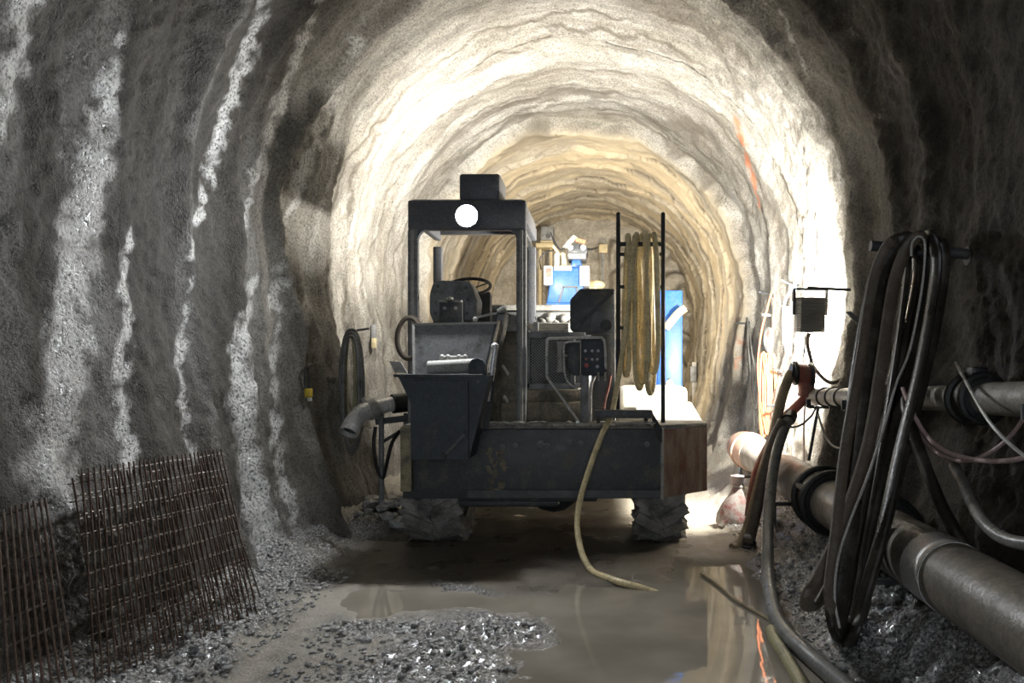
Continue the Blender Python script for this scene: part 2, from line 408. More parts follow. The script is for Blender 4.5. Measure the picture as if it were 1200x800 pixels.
def lining():
    YY, SS = np.meshgrid(YS, SP, indexing='ij')
    bx = XC + PR[:, 0][None] + 0 * YY; bz = PR[:, 1][None] + 0 * YY
    wob = .10 * fbm(YY * .15, SS * .55, 0 * YY, 3, 11) + .035 * fbm(SS * 2.1, YY * .3, 0 * YY, 2, 15)
    d = .055 * fbm(bx * .9, YY * .9, bz * .9, 3, 1)
    for i, (y, a, w) in enumerate(RIBS):
        aa = a * (1 + .45 * vnoise(SS * .8, 0 * SS + i * 3.3, 0 * SS, 5))
        t = (YY - y - wob)
        d = d + aa * np.exp(-(np.where(t < 0, t / (w * 1.3), t / (w * .8))) ** 2)
    # lap where a thicker near ring ends
    t = YY - 8.5 - wob * .8
    d = d + .13 * (sstep(-.6, -.05, t) - sstep(0, .03, t)) * sstep(1.0, -1.5, SS * 0 + np.abs(SS) * -1 + 3.0)
    # smaller, shingled rings beyond the last bench
    w2 = wob * 1.5 + .06 * fbm(SS * 1.7, YY * .5, 0 * YY, 3, 17)
    d = d + .17 * sstep(12.35, 12.45, YY + w2)
    saw = np.mod((YY + w2 - 12.4) / 1.05, 1.0)
    far = sstep(12.4, 12.5, YY + w2)
    d = d + far * .065 * (1 - saw) ** 1.3
    d = d + .018 * fbm(bx * 3.2, YY * 3.2, bz * 3.2, 3, 21)
    near = 1 - sstep(8.5, 10.5, YY)
    d = d + (.010 + .004 * near) * fbm(bx * 13, YY * 13, bz * 13, 2, 31)
    # attributes
    crack = far * np.clip(sstep(.90, .99, saw) + sstep(.10, .02, saw) * 0, 0, 1) * sstep(-.35, .25, vnoise(SS * 1.2, YY * .9, 0 * YY, 41))
    for yy, n in ((11.95, 44), (10.55, 45), (9.6, 46), (11.2, 47), (9.15, 48), (10.05, 49), (10.85, 50), (11.6, 51), (12.2, 52), (8.9, 53)):
        tt = np.abs(YY - yy - wob * 1.7 - .09 * fbm(SS * 2.2, YY, 0 * YY, 3, n))
        crack = np.maximum(crack, sstep(.04, .012, tt) * sstep(-.1, .3, vnoise(SS * .9, 0 * YY + n, 0 * YY, n)) * .85)
    p = sstep(.25, .5, fbm(SS * 1.1, YY * 2.6, 0 * YY, 3, 51)) * sstep(10.8, 11.4, YY) * sstep(13.6, 12.6, YY) * (np.abs(SS) < 2.4)
    crack = np.maximum(crack, .6 * p)
    beige = far * np.clip(.35 + .55 * sstep(-.3, .4, fbm(SS * .5, YY * 2.2, 0 * YY, 3, 61)), 0, 1)
    band = 0
    for yc, wv, lo_, hi_ in ((4.0, .18, -9, 9), (4.62, .26, -9, 9), (4.98, .05, -2.7, 9), (5.72, .07, -9, 9), (6.62, .10, -9, 9), (6.75, .22, -9, -3.0), (7.55, .13, -9, 9), (8.1, .2, -9, 9)):
        t = np.abs(YY + wob * 1.2 - yc + .10 * fbm(SS * 1.3, YY * 2, 0 * YY, 3, 77))
        band = np.maximum(band, sstep(wv, wv * .5, t) * sstep(lo_ - .2, lo_ + .2, SS) * sstep(hi_ + .2, hi_ - .2, SS))
    band = band * (SS < 0) + .8 * (SS > 0) * sstep(.05, .02, np.abs(YY + wob - 7.2))
    dark = (1 - sstep(6.3, 7.7, YY))  # near walls painted darker: damp plus the shade before the floodlight
    wet = (1 - sstep(7.5, 9, YY)) * np.maximum(band, .12 * (SS < 0))
    x = bx + NR[:, 0][None] * d; z = bz + NR[:, 1][None] * d
    return YY, SS, x, z, d, np.clip(crack, 0, 1), beige, np.clip(wet, 0, 1), dark
YY, SS, LXX, LZZ, LD, A_CR, A_BE, A_WET_GLINT, A_DAMP_SHADE = lining()

def wall_at(Y, z, side):
    """x of the finished wall surface at a depth and height (below the springing line)"""
    i = int(np.clip(np.searchsorted(YS, Y), 1, len(YS) - 1))
    col = slice(0, len(SP) // 2) if side < 0 else slice(len(SP) // 2, len(SP))
    zz, xx = LZZ[i, col], LXX[i, col]
    return float(xx[np.argmin(np.abs(zz - z))])

def W(px, py, off=0.05, lo=2.5, hi=19.8):
    """point on the lining seen at a pixel, lifted off it toward the middle of the tunnel"""
    Y = lo
    while Y < hi:
        p = P(px, py, Y); side = -1 if px < VX else 1
        w = wall_at(Y, p.z, side)
        if (side < 0 and p.x < w + off) or (side > 0 and p.x > w - off): return p
        Y += .02
    return P(px, py, hi)

def surf_ray(px, py):
    """the lining point seen at a frame pixel"""
    dx, dz = (px - VX) / F, (VY - py) / F
    e = ((LXX - dx * YY) ** 2 + (LZZ - CAMZ - dz * YY) ** 2) / np.maximum(YY, .5) ** 2 + (YY < 1) * 9
    k = np.unravel_index(np.argmin(e), e.shape)
    return np.array([LXX[k], YY[k], LZZ[k]])

def strokes(lst, ragged, fq, seed):
    """rust stains and painted glint streaks, laid along polylines on the lining"""
    m = np.zeros_like(YY)
    rag = ragged * fbm(SS * fq, YY * fq, 0 * YY, 3, seed)
    for pts, a in lst:
        q = [(surf_ray(px, py), w) for px, py, w in pts]
        for (a0, w0), (b0, w1) in zip(q, q[1:]):
            ab = b0 - a0; L2 = ab @ ab + 1e-9
            v = np.stack([LXX - a0[0], YY - a0[1], LZZ - a0[2]], -1)
            t = np.clip((v @ ab) / L2, 0, 1)
            dist = np.linalg.norm(v - t[..., None] * ab, axis=-1)
            w = w0 + (w1 - w0) * t
            m = np.maximum(m, a * sstep(w * 1.15, w * .1, dist + rag * np.minimum(1, w / .07)))
    return m
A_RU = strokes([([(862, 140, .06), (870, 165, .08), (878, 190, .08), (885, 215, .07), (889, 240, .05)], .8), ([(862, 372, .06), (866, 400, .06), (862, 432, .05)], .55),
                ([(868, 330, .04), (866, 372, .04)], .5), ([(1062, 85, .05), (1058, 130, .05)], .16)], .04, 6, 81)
GLINT_RUNS = [([(318, -10, .10), (285, 70, .10), (262, 130, .09), (247, 200, .06), (236, 245, .04), (226, 300, .03)], 1),  # glints of reflected light, painted pale into the wall colour
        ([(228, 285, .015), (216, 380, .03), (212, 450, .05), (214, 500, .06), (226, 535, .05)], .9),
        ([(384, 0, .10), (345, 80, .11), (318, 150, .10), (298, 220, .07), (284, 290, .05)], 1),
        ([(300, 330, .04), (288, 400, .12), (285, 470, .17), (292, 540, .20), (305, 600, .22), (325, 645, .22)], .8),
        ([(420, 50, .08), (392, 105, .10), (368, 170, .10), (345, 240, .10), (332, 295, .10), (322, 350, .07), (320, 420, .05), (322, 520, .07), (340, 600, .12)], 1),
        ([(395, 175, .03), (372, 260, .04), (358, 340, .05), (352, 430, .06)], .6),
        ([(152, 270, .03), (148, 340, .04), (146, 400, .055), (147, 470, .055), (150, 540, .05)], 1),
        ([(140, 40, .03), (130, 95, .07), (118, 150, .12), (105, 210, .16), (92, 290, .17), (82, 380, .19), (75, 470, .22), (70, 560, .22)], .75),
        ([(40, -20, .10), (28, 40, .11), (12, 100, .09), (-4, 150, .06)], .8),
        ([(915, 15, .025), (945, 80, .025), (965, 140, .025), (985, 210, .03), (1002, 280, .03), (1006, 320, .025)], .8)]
A_GLINT = strokes(GLINT_RUNS, .085, 8, 83)
A_WET_GLINT = np.maximum(A_GLINT, .10 * A_WET_GLINT)

def grid_normals():
    Pm = np.stack([LXX, YY, LZZ], -1)
    du = np.gradient(Pm, axis=0); dv = np.gradient(Pm, axis=1)
    n = np.cross(du, dv); n /= np.linalg.norm(n, axis=-1, keepdims=True) + 1e-12
    ctr = np.stack([XC - LXX, 0 * YY, 2.2 - LZZ], -1)
    if (n * ctr).sum() < 0: n = -n
    return n
GN = grid_normals()

def lining_piece(name, j0, j1):
    """columns j0..j1 of the lining grid as one mesh"""
    nu, nv = len(YS), j1 - j0 + 1
    sl = (slice(None), slice(j0, j1 + 1))
    co = np.stack([LXX[sl], YY[sl], LZZ[sl]], -1).reshape(-1, 3)
    idx = np.arange(nu * nv).reshape(nu, nv)
    a, b, c, d = idx[:-1, :-1], idx[1:, :-1], idx[1:, 1:], idx[:-1, 1:]
    quads = np.stack([a, b, c, d], -1).reshape(-1, 4)
    p = co[quads[0]]; fn = np.cross(p[1] - p[0], p[3] - p[0]); gn = GN[sl].reshape(-1, 3)
    if fn @ gn[quads[0][0]] < 0: quads = quads[:, ::-1]
    me = bpy.data.meshes.new(name)
    me.vertices.add(len(co)); me.vertices.foreach_set('co', co.ravel())
    me.loops.add(quads.size); me.loops.foreach_set('vertex_index', quads.ravel().astype(np.int32))
    me.polygons.add(len(quads)); me.polygons.foreach_set('loop_start', np.arange(0, quads.size, 4, dtype=np.int32))
    me.polygons.foreach_set('use_smooth', np.ones(len(quads), bool))
    me.update(calc_edges=True)
    uv = me.uv_layers.new(name='UVMap')
    uvs = np.stack([YY[sl], SS[sl]], -1).reshape(-1, 2)[quads.ravel()]
    uv.data.foreach_set('uv', uvs.ravel())
    for nm, arr in (('crack', A_CR), ('beige', A_BE), ('wet', A_WET_GLINT), ('damp_shade', A_DAMP_SHADE * (1 - .0 * A_GLINT)), ('rust', A_RU)):  # 'wet' also holds the painted glints
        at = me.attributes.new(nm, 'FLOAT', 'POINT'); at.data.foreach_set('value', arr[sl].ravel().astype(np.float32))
    me.normals_split_custom_set_from_vertices([tuple(v) for v in gn])
    me.materials.append(M['wall'])
    o = bpy.data.objects.new(name, me); C.objects.link(o); o['kind'] = 'structure'
    return o
jl = int(np.searchsorted(SP, -R * math.radians(52))); jr = int(np.searchsorted(SP, R * math.radians(52)))
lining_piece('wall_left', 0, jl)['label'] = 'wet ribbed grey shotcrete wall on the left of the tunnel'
lining_piece('ceiling', jl, jr)['label'] = 'arched shotcrete tunnel roof lit white beyond the vehicle'
lining_piece('wall_right', jr, len(SP) - 1)['label'] = 'dark rough shotcrete wall behind the pipes and hoses'

# end face
def end_face():
    xs = np.arange(-3.4, 2.9, .06); zs = np.arange(-.3, 6.0, .06)
    GX, GZ = np.meshgrid(xs, zs, indexing='ij')
    y = 19.9 - .10 * fbm(GX * .8, GZ * .8, 0 * GX, 3, 91) - .05 * fbm(GX * 3, GZ * 3, 0 * GX, 3, 95)
    y = y - .55 * sstep(.15, .3, GX) * sstep(4.75, 4.55, GZ + .25 * fbm(GX * 1.5, GZ * 1.5, 0 * GX, 2, 99)) * sstep(-.2, .5, fbm(GX * 1.2, GZ * 2.2, 0 * GX, 2, 101) + .35)
    me = bpy.data.meshes.new('wall_end'); n0, n1 = GX.shape
    co = np.stack([GX, y, GZ], -1).reshape(-1, 3); idx = np.arange(n0 * n1).reshape(n0, n1)
    q = np.stack([idx[:-1, :-1], idx[1:, :-1], idx[1:, 1:], idx[:-1, 1:]], -1).reshape(-1, 4)
    me.from_pydata(co.tolist(), [], q.tolist())
    for p in me.polygons: p.use_smooth = True
    me.materials.append(M['rock'])
    o = bpy.data.objects.new('wall_end', me); C.objects.link(o); o['kind'] = 'structure'; o['label'] = 'grey rock end face closing off the tunnel'
end_face()

# ------------------------------------------------------------------ floor, water, gravel
def sbox(x, y, x0, x1, y0, y1, s=.15):
    return sstep(x0 - s, x0 + s, x) * sstep(x1 + s, x1 - s, x) * sstep(y0 - s, y0 + s, y) * sstep(y1 + s, y1 - s, y)

def floor_fields(x, y):
    z0 = 0 * x
    wx = x + .16 * fbm(x * 1.7, y * 1.7, z0, 3, 201); wy = y + .20 * fbm(x * 1.7, y * 1.7, z0 + 5, 3, 203)
    pud = np.maximum.reduce([sbox(wx, wy, -.35, 1.15, 2.5, 5.95, .12), sbox(wx, wy, .55, 1.22, 5.6, 6.75, .10), sbox(wx, wy, -1.75, -.2, 5.35, 5.75, .10), 1.0 * sbox(x + .3 * (wx - x), y + .15 * (wy - y), -2.35, -.8, 7.36, 7.52, .04)])
    grav = np.maximum.reduce([sbox(wx, wy, -1.75, -.35, 3.0, 5.15, .22), .8 * sbox(wx, wy, -1.2, -.8, 5.55, 5.85, .08), sstep(-1.95, -2.2, wx), sstep(1.15, 1.35, wx), .75 * sbox(wx, wy, -.5, .1, 4.6, 5.3, .15)])
    grav = grav * (1 - .85 * sbox(wx, wy, -1.75, -1.3, 3.8, 4.75, .12))
    sand = np.maximum(sbox(wx, wy, .62, 1.35, 6.75, 9.5, .15), .7 * sstep(8.3, 8.9, wy))  # sand at the right; beyond the vehicle, lamplight on the floor painted pale
    h = .018 + .012 * fbm(x * 1.3, y * 1.3, z0, 3, 211)
    h = h - .055 * pud
    h = h + grav * (.012 + .020 * fbm(x * 16, y * 16, z0, 2, 221) + .010 * vnoise(x * 42, y * 42, z0, 223))
    h = h + (1 - pud) * (1 - grav) * .006 * fbm(x * 9, y * 9, z0, 3, 231)
    h = h + .03 * sbox(wx, wy, .7, 1.3, 6.9, 7.7, .2)
    h = h + .50 * sstep(1.15, 2.2, wx) ** 1.15 + .26 * sstep(-2.0, -2.75, wx) ** .9
    h = h + .10 * sbox(wx, wy, -2.3, -1.85, 7.6, 8.6, .25)
    lit_silt = sbox(wx, wy, -2.2, 1.1, 3.2, 5.75, .18) * (1 - np.clip(grav, 0, 1))  # pale silt film, with the headlit near floor painted into its tone
    return h, np.clip(grav, 0, 1), np.clip(sand, 0, 1), pud, lit_silt

def floor_h(x, y): return float(floor_fields(np.array([float(x)]), np.array([float(y)]))[0][0])

def make_floor():
    xs = np.arange(-3.0, 2.75, .022); ys = np.r_[np.arange(-5, 3, .15), np.arange(3, 6.4, .02), np.arange(6.4, 9, .04), np.arange(9, 20.2, .12)]
    GX, GY = np.meshgrid(xs, ys, indexing='ij')
    h, g, s, p, sl = floor_fields(GX, GY)
    me = bpy.data.meshes.new('floor'); n0, n1 = GX.shape
    co = np.stack([GX, GY, h], -1).reshape(-1, 3); idx = np.arange(n0 * n1).reshape(n0, n1)
    q = np.stack([idx[:-1, :-1], idx[1:, :-1], idx[1:, 1:], idx[:-1, 1:]], -1).reshape(-1, 4)
    me.vertices.add(len(co)); me.vertices.foreach_set('co', co.ravel())
    me.loops.add(q.size); me.loops.foreach_set('vertex_index', q.ravel().astype(np.int32))
    me.polygons.add(len(q)); me.polygons.foreach_set('loop_start', np.arange(0, q.size, 4, dtype=np.int32))
    me.polygons.foreach_set('use_smooth', np.ones(len(q), bool)); me.update(calc_edges=True)
    for nm, arr in (('gravel', g), ('sand', s), ('lit_silt', sl)):
        at = me.attributes.new(nm, 'FLOAT', 'POINT'); at.data.foreach_set('value', arr.ravel().astype(np.float32))
    me.materials.append(M['floor'])
    o = bpy.data.objects.new('floor', me); C.objects.link(o); o['kind'] = 'structure'; o['label'] = 'muddy wet tunnel floor with gravel patches'
make_floor()
w = MB(); w.box(-2.3, 1.45, 2.4, 9.0, -.03, 0.0)
tag(w.build('puddle', 'water'), 'shallow brown puddle water lying on the muddy tunnel floor', 'water', kind='stuff')

def gravel():
    bm = bmesh.new(); rg = random.Random(3); n = 0
    tmp = bmesh.new(); bmesh.ops.create_icosphere(tmp, subdivisions=1, radius=1)
    tv = [v.co.copy() for v in tmp.verts]; tf = [[v.index for v in f.verts] for f in tmp.faces]; tmp.free()
    zones = [(1.2, 1.9, 3.4, 6.5, 800), (-2.5, -1.9, 3.4, 6.2, 700), (-1.7, -.4, 3.6, 5.0, 600), (1.2, 1.8, 6.5, 9, 120)]
    vs, fs = [], []
    for x0, x1, y0, y1, k in zones:
        for _ in range(k):
            x, y = rg.uniform(x0, x1), rg.uniform(y0, y1); r = rg.uniform(.006, .02) * (1.5 if rg.random() < .07 else 1)
            h = floor_h(x, y)
            if h < .012 or x > wall_at(y, h + .02, 1) - .04 or x < wall_at(y, h + .02, -1) + .04: continue
            b = len(vs); sx, sy, sz = rg.uniform(.8, 1.3), rg.uniform(.8, 1.3), rg.uniform(.5, .8)
            for c in tv: 
                j = 1 + rg.uniform(-.25, .25)
                vs.append((x + c.x * r * sx * j, y + c.y * r * sy * j, h + r * .25 + c.z * r * sz * j))
            fs += [[b + i for i in f] for f in tf]
    me = bpy.data.meshes.new('gravel'); me.from_pydata(vs, [], fs); me.materials.append(M['stone'])
    o = bpy.data.objects.new('gravel', me); C.objects.link(o)
    tag(o, 'loose wet grey gravel strewn along the foot of both walls', 'gravel', kind='stuff')
gravel()

def rubble():
    rg = random.Random(5); m = MB(); random.seed(4)
    for k in range(60):
        x, y = rg.uniform(-2.3, -1.82), rg.uniform(7.6, 8.7); r = rg.uniform(.03, .10)
        m.ball((x, y, floor_h(x, y) + r * .3 + .10 * max(0, 1 - abs(x + 2.1) / .3)), r, (1.2, 1, .7), 1, .22)
    tag(m.build('rubble', 'stone', angle=20), 'heap of broken rock against the left wall beside the vehicle wheels', 'rubble', kind='stuff')
rubble()

# ------------------------------------------------------------------ the tunnel work vehicle
V = thing('tunnel_vehicle', (-.4, 8.7, 0), 'battered grey tunnel work vehicle with open cab and bright headlight', 'work vehicle')
DT = 1.075                                                  # deck height
# chassis shell
m = MB(); m.box(X(472, 7), .52, 7.0, 7.05, Z(584, 7), DT - .01, .008)
m.box(X(548, 7), .52, 6.985, 7.0, Z(583, 7), Z(574, 7))
front = m.build('front_bumper', 'iron', V)
for px, py in ((590, 523), (605, 521), (634, 520), (641, 521), (668, 517), (681, 519), (758, 520)):
    b = MB(); b.cyl(P(px, py, 7.0), P(px, py, 7.0) + Vector((0, -.03, 0)), .026 if px != 634 else .034, 6); b.build('bolt', 'greyp', front)
m = MB()                                                    # mud welts on the bumper
for k in range(26):
    px, py = random.uniform(572, 592), random.uniform(528, 578)
    m.ball(P(px, py, 7.0), random.uniform(.012, .035), (1, .35, 1.2), 1, .3)
m.build('mud_crust', 'tan', front)
m = MB(); m.quadslab((.525, 7.0, .47), (.95, 7.3, .49), (.95, 7.3, DT - .012), (.525, 7.0, DT - .012), -.04)
cp = m.build('corner_plate', 'rusty', V, 'rust streaked corner plate')
m = MB(); m.cyl((.522, 6.985, .46), (.522, 6.985, DT), .016, 8); m.build('weld_edge', 'lightp', cp)
m = MB(); m.prism([(X(472, 7), 7.0), (.52, 7.0), (.95, 7.3), (.95, 10.9), (X(472, 7), 10.9)], DT - .008, DT + .025, 'z', .006)
m.build('deck_plate', 'deck', V)
m = MB()
for k in range(170):
    x, y = random.uniform(-1.05, .45), 7.01 + .38 * random.random() ** 2
    m.ball((x, y, DT + .025), random.uniform(.015, .05), (1.3, 1, .35), 1, .25)
m.build('mud_deposit', 'lightp', V)
m = MB(); m.box(.91, .95, 7.3, 10.9, .86, DT - .01, .006); m.build('side_skirt', 'rusty', V)
m = MB(); m.box(X(472, 7), X(472, 7) + .04, 7.05, 10.9, .72, DT - .01, .006); m.build('side_skirt', 'iron', V)
m = MB(); m.box(X(472, 7), .95, 10.9, 10.95, .5, DT, .006); m.build('rear_bumper', 'iron', V)
m = MB(); m.pbox(469, 500, 482, 576, 6.93, 6.99, .008); m.build('side_post', 'yellowed', V, 'worn yellowish upright post')
m = MB(); m.pbox(482, 576, 700, 588, 7.2, 7.4, .02); m.pbox(515, 584, 655, 594, 7.22, 7.38, .02); m.build('under_beam', 'iron', V)
for x in (-1.0, -.05):
    m = MB(); m.box(x - .06, x + .06, 7.05, 10.9, .62, .9, .01); m.build('chassis_rail', 'iron', V)
for y in (7.6, 10.1):
    m = MB(); m.cyl((-1.25, y, .44), (.32, y, .44), .07, 16); m.ball((-.45, y, .44), .2, (1.2, 1, 1)); m.build('axle', 'iron', V)

def wheel(x0, x1, y, r, flip):
    c = Vector(((x0 + x1) / 2, y, r)); w = (x1 - x0) / 2
    wh = bpy.data.objects.new('wheel', None); C.objects.link(wh); wh.parent = V; wh.location = c - WL[V.name]; WL[wh.name] = c.copy(); wh.empty_display_size = .1
    t = MB(); t.lathe([(r * .55, -w * .9), (r * .78, -w), (r * .92, -w * .9), (r * .945, -w * .5), (r * .95, 0), (r * .945, w * .5), (r * .92, w * .9), (r * .78, w), (r * .55, w * .9), (r * .5, 0), (r * .55, -w * .9)], c, 'x', 40)
    n = 16                                                   # chevron tread lugs
    for k in range(n):
        for s in (-1, 1):
            a = 2 * math.pi * (k + (.5 if s > 0 else 0)) / n
            a2 = a + .30
            p = c + Vector((s * w * .04, math.cos(a2) * r * .955, math.sin(a2) * r * .955)); q = c + Vector((s * w * .97, math.cos(a) * r * .93, math.sin(a) * r * .93))
            t.bar(p, q, .085, .075, (p + q) / 2 - Vector(((p.x + q.x) / 2, c.y, c.z)), .012)
    t.build('tyre', 'tyre', wh)
    h = MB(); h.lathe([(0, -w * .35), (r * .2, -w * .35), (r * .24, -w * .2), (r * .45, -w * .1), (r * .54, -w * .75), (r * .57, -w * .8), (r * .57, w * .8), (r * .54, w * .75), (r * .45, w * .1), (r * .24, w * .2), (r * .2, w * .35), (0, w * .35)], c, 'x', 32)
    h.build('rim', 'yellowed', wh)
wheel(X(745, 7.5), X(800, 7.5), 7.6, .44, 1); wheel(-1.77, -1.25, 7.6, .44, 1)
wheel(.3, .75, 10.1, .44, 1); wheel(-1.77, -1.25, 10.1, .44, 1)

# concrete hopper hung on the front left
Yb, Yr = 6.6, 6.97
hop = MB()
def tz(py, Y=Yb): return Z(py, Y)
to = [(X(466, Yb), Yb), (X(574, Yb), Yb), (X(574, Yb), Yr), (X(466, Yb), Yr)]
bo = [(X(482, Yb), Yb + .02), (X(549, Yb), Yb + .02), (X(549, Yb), Yr), (X(482, Yb), Yr)]
ztop, zbot = tz(440), tz(538)
def rim(pts, z, k=0):
    cx = sum(p[0] for p in pts) / 4; cy = sum(p[1] for p in pts) / 4
    return [hop.bm.verts.new((p[0] + (k if p[0] < cx else -k), p[1] + (k if p[1] < cy else -k), z)) for p in pts]
zk = tz(452)
kn = [(X(481, Yb), Yb + .01), (X(566, Yb), Yb + .01), (X(566, Yb), Yr), (X(481, Yb), Yr)]
L = [rim(bo, zbot), rim(kn, tz(472)), rim(to, ztop), rim(to, ztop, .02), rim(kn, tz(472), .02), rim(bo, zbot + .02, .02)]
for A, B in zip(L, L[1:]):
    for j in range(4): hop.bm.faces.new((A[j], A[(j + 1) % 4], B[(j + 1) % 4], B[j]))
hop.bm.faces.new(L[0]); hop.bm.faces.new(L[-1])
hp = hop.build('hopper', 'bin', V, 'dark blue black hopper bin')
m = MB(); m.quadslab((X(482, Yb), Yb - .012, tz(538)), (X(549, Yb), Yb - .012, tz(538)), (X(549, Yb), Yb - .03, tz(446)), (X(482, Yb), Yb - .03, tz(446)), -.03); m.build('front_panel', 'bin', hp)
m = MB(); m.box(X(462, Yb), X(566, Yb), Yb - .03, Yb + .03, ztop - .012, ztop + .012, .004); m.box(X(462, Yb), X(472, Yb), Yb, Yr, ztop - .012, ztop + .012, .004)
m.build('hopper_rim', 'iron', hp)
m = MB(); m.bar(P(543, 510, 6.57), P(521, 533, 6.55), .022, .022); m.ball(P(520, 534, 6.55), .024); m.bar(P(543, 510, 6.60), P(543, 510, 6.55), .03, .03); m.build('lever', 'iron', hp)
for px, py in ((546, 447), (560, 447), (546, 490)):
    m = MB(); m.cyl(P(px, py, 6.61), P(px, py, 6.58), .015, 6); m.build('bolt', 'iron', hp)
m = MB(); m.quadslab(P(484, 440, 6.95), P(573, 440, 6.95), P(586, 378, 7.08), P(484, 380, 7.08), -.02)
sg = m.build('splash_guard', 'greyp', V, 'grey slanted splash guard plate')
m = MB(); m.bar(P(485, 440, 6.94), P(484.5, 380, 7.07), .02, .02); m.bar(P(484, 380, 7.07), P(586, 378, 7.07), .02, .02); m.build('edge_strip', 'lightp', sg)
m = MB(); m.cyl(P(502, 431, 6.8), P(556, 428, 6.8), .058, 20); m.build('roller', 'lightp', V)
m = MB(); m.prism([(X(x, 6.72), Z(y, 6.72)) for x, y in ((550, 446), (550, 427), (554, 421), (561, 419), (567, 422), (570, 429), (570, 446))], 6.66, 6.78, 'y', .01); m.build('roller_bracket', 'bin', V)
m = MB(); m.cyl(P(519, 419, 6.85), P(544, 419, 6.85), .017, 10)
for px in (518, 525, 538, 545): m.ball(P(px, 419, 6.85), .03, (.8, 1, 1))
m.bar(P(522, 419, 6.85), P(522, 430, 6.85), .02, .02); m.bar(P(541, 419, 6.85), P(541, 430, 6.85), .02, .02)
m.build('tie_rod', 'lightp', V)
m = MB(); m.bar(P(590, 368, 7.1), P(574, 440, 6.93), .09, .05, bev=.008); m.bar(P(576, 432, 6.93), P(566, 502, 6.9), .09, .06, bev=.008)
m.build('lift_arm', 'iron', V)
m = MB(); m.bar(P(586, 376, 7.02), P(571, 440, 6.88), .035, .02, bev=.003); m.bar(P(574, 436, 6.86), P(563, 500, 6.86), .05, .03, bev=.004); m.build('arm_plate', 'tan', V, 'pale muddy edge plate of the arm')
m = MB(); m.cyl(P(580, 408, 6.88), P(575, 446, 6.86), .028, 12); m.cyl(P(575, 440, 6.86), P(572, 470, 6.86), .016, 10); m.ball(P(580, 406, 6.88), .035); m.build('hydraulic_cylinder', 'steel', V)
for a, b in (((589, 428), (596, 439)), ((591, 464), (595, 471))):
    m = MB(); m.cyl(P(*a, 6.95), P(*b, 6.92), .012, 8); m.build('handle', 'whitec', V)
m = MB(); m.bar(P(558, 372, 7.12), P(584, 366, 7.12), .02, .02); m.cyl(P(584, 366, 7.12), P(592, 361, 7.12), .03, 10); m.ball(P(557, 374, 7.12), .025); m.build('linkage', 'lightp', V)

# cab
CY0, CY1 = 7.35, 8.55
x0, x1 = X(477.5, CY0), X(616.5, CY0)
m = MB()
m.box(x0, x1, CY0, CY0 + .10, Z(269, CY0), Z(234, CY0), .02)
m.box(x0 + .01, x1 - .01, CY0 + .02, CY1, 3.02, Z(232, CY0), .035)
m.box(x0 + .02, x1 - .02, CY1 - .06, CY1, 2.99, 3.1, .01)
for x in (x0 + .035, x1 - .035): m.box(x - .035, x + .035, CY0 + .05, CY1, 2.93, 3.06, .015)
# rounded corners of the front opening
for cx, s in ((x0 + .085, 1), (x1 - .085, -1)):
    m.prism([(cx, Z(269, CY0) + .01), (cx + s * .09, Z(269, CY0) + .01), (cx + s * .045, Z(269, CY0) - .012), (cx + s * .018, Z(269, CY0) - .04), (cx, Z(269, CY0) - .09)], CY0 + .01, CY0 + .08)
cab = m.build('cab_roof', 'cabgrey', V)
zf = DT + .02
for nm, xx, yy in (('pillar', x0 + .045, CY0 + .045), ('pillar', x1 - .045, CY0 + .045), ('pillar', x0 + .045, CY1 - .045), ('pillar', x1 - .05, CY1 - .045)):
    m = MB(); m.box(xx - .045, xx + .045, yy - .045, yy + .045, zf, 2.858, .012)
    if yy < 8:
        pl = m.build(nm, 'greyp', V); m = MB(); m.box(xx - .014, xx + .016, yy - .058, yy - .044, zf, 2.84, .003); m.build('door_seal', 'lightp', pl)
    else: m.build(nm, 'cabgrey', V)
m = MB(); m.prism([(CY0 + .06, 2.96), (CY1 - .06, 2.96), (CY1 - .06, 2.75), (CY1 - .12, 2.88), (CY0 + .2, 2.9), (CY0 + .12, 2.8)], x1 - .08, x1 - .05, 'x'); m.build('side_gusset', 'iron', V)
m = MB(); m.box(X(538, 7.4), X(586, 7.4), 7.4, 7.85, 3.125, Z(203, 7.4), .025); m.build('roof_box', 'cabgrey', V)
hl = MB(); hc = P(547, 253, 7.22)
hl.lathe([(0, .10), (.05, .10), (.085, .06), (.11, 0), (.112, -.015), (.098, -.015), (.096, 0)], hc, 'y', 32)
hd = hl.build('headlight', 'iron', V)
m = MB(); m.lathe([(0, -.022), (.05, -.018), (.095, -.004), (.095, .0), (0, .0)], hc, 'y', 32); m.build('lens', 'head_lens', hd)
m = MB(); m.box(hc.x - .02, hc.x + .02, hc.y + .05, CY0 + .02, hc.z - .03, hc.z + .03, .004); m.build('mount', 'iron', hd)
m = MB(); m.box(x0 + .02, x1 - .02, CY0 + .10, CY0 + .16, zf, Z(385, CY0), .008); m.build('cab_wall', 'tan', V)
m = MB(); m.pbox(586, 380, 606, 388, CY0 + .02, CY0 + .12, .006); m.build('sill', 'lightp', V)
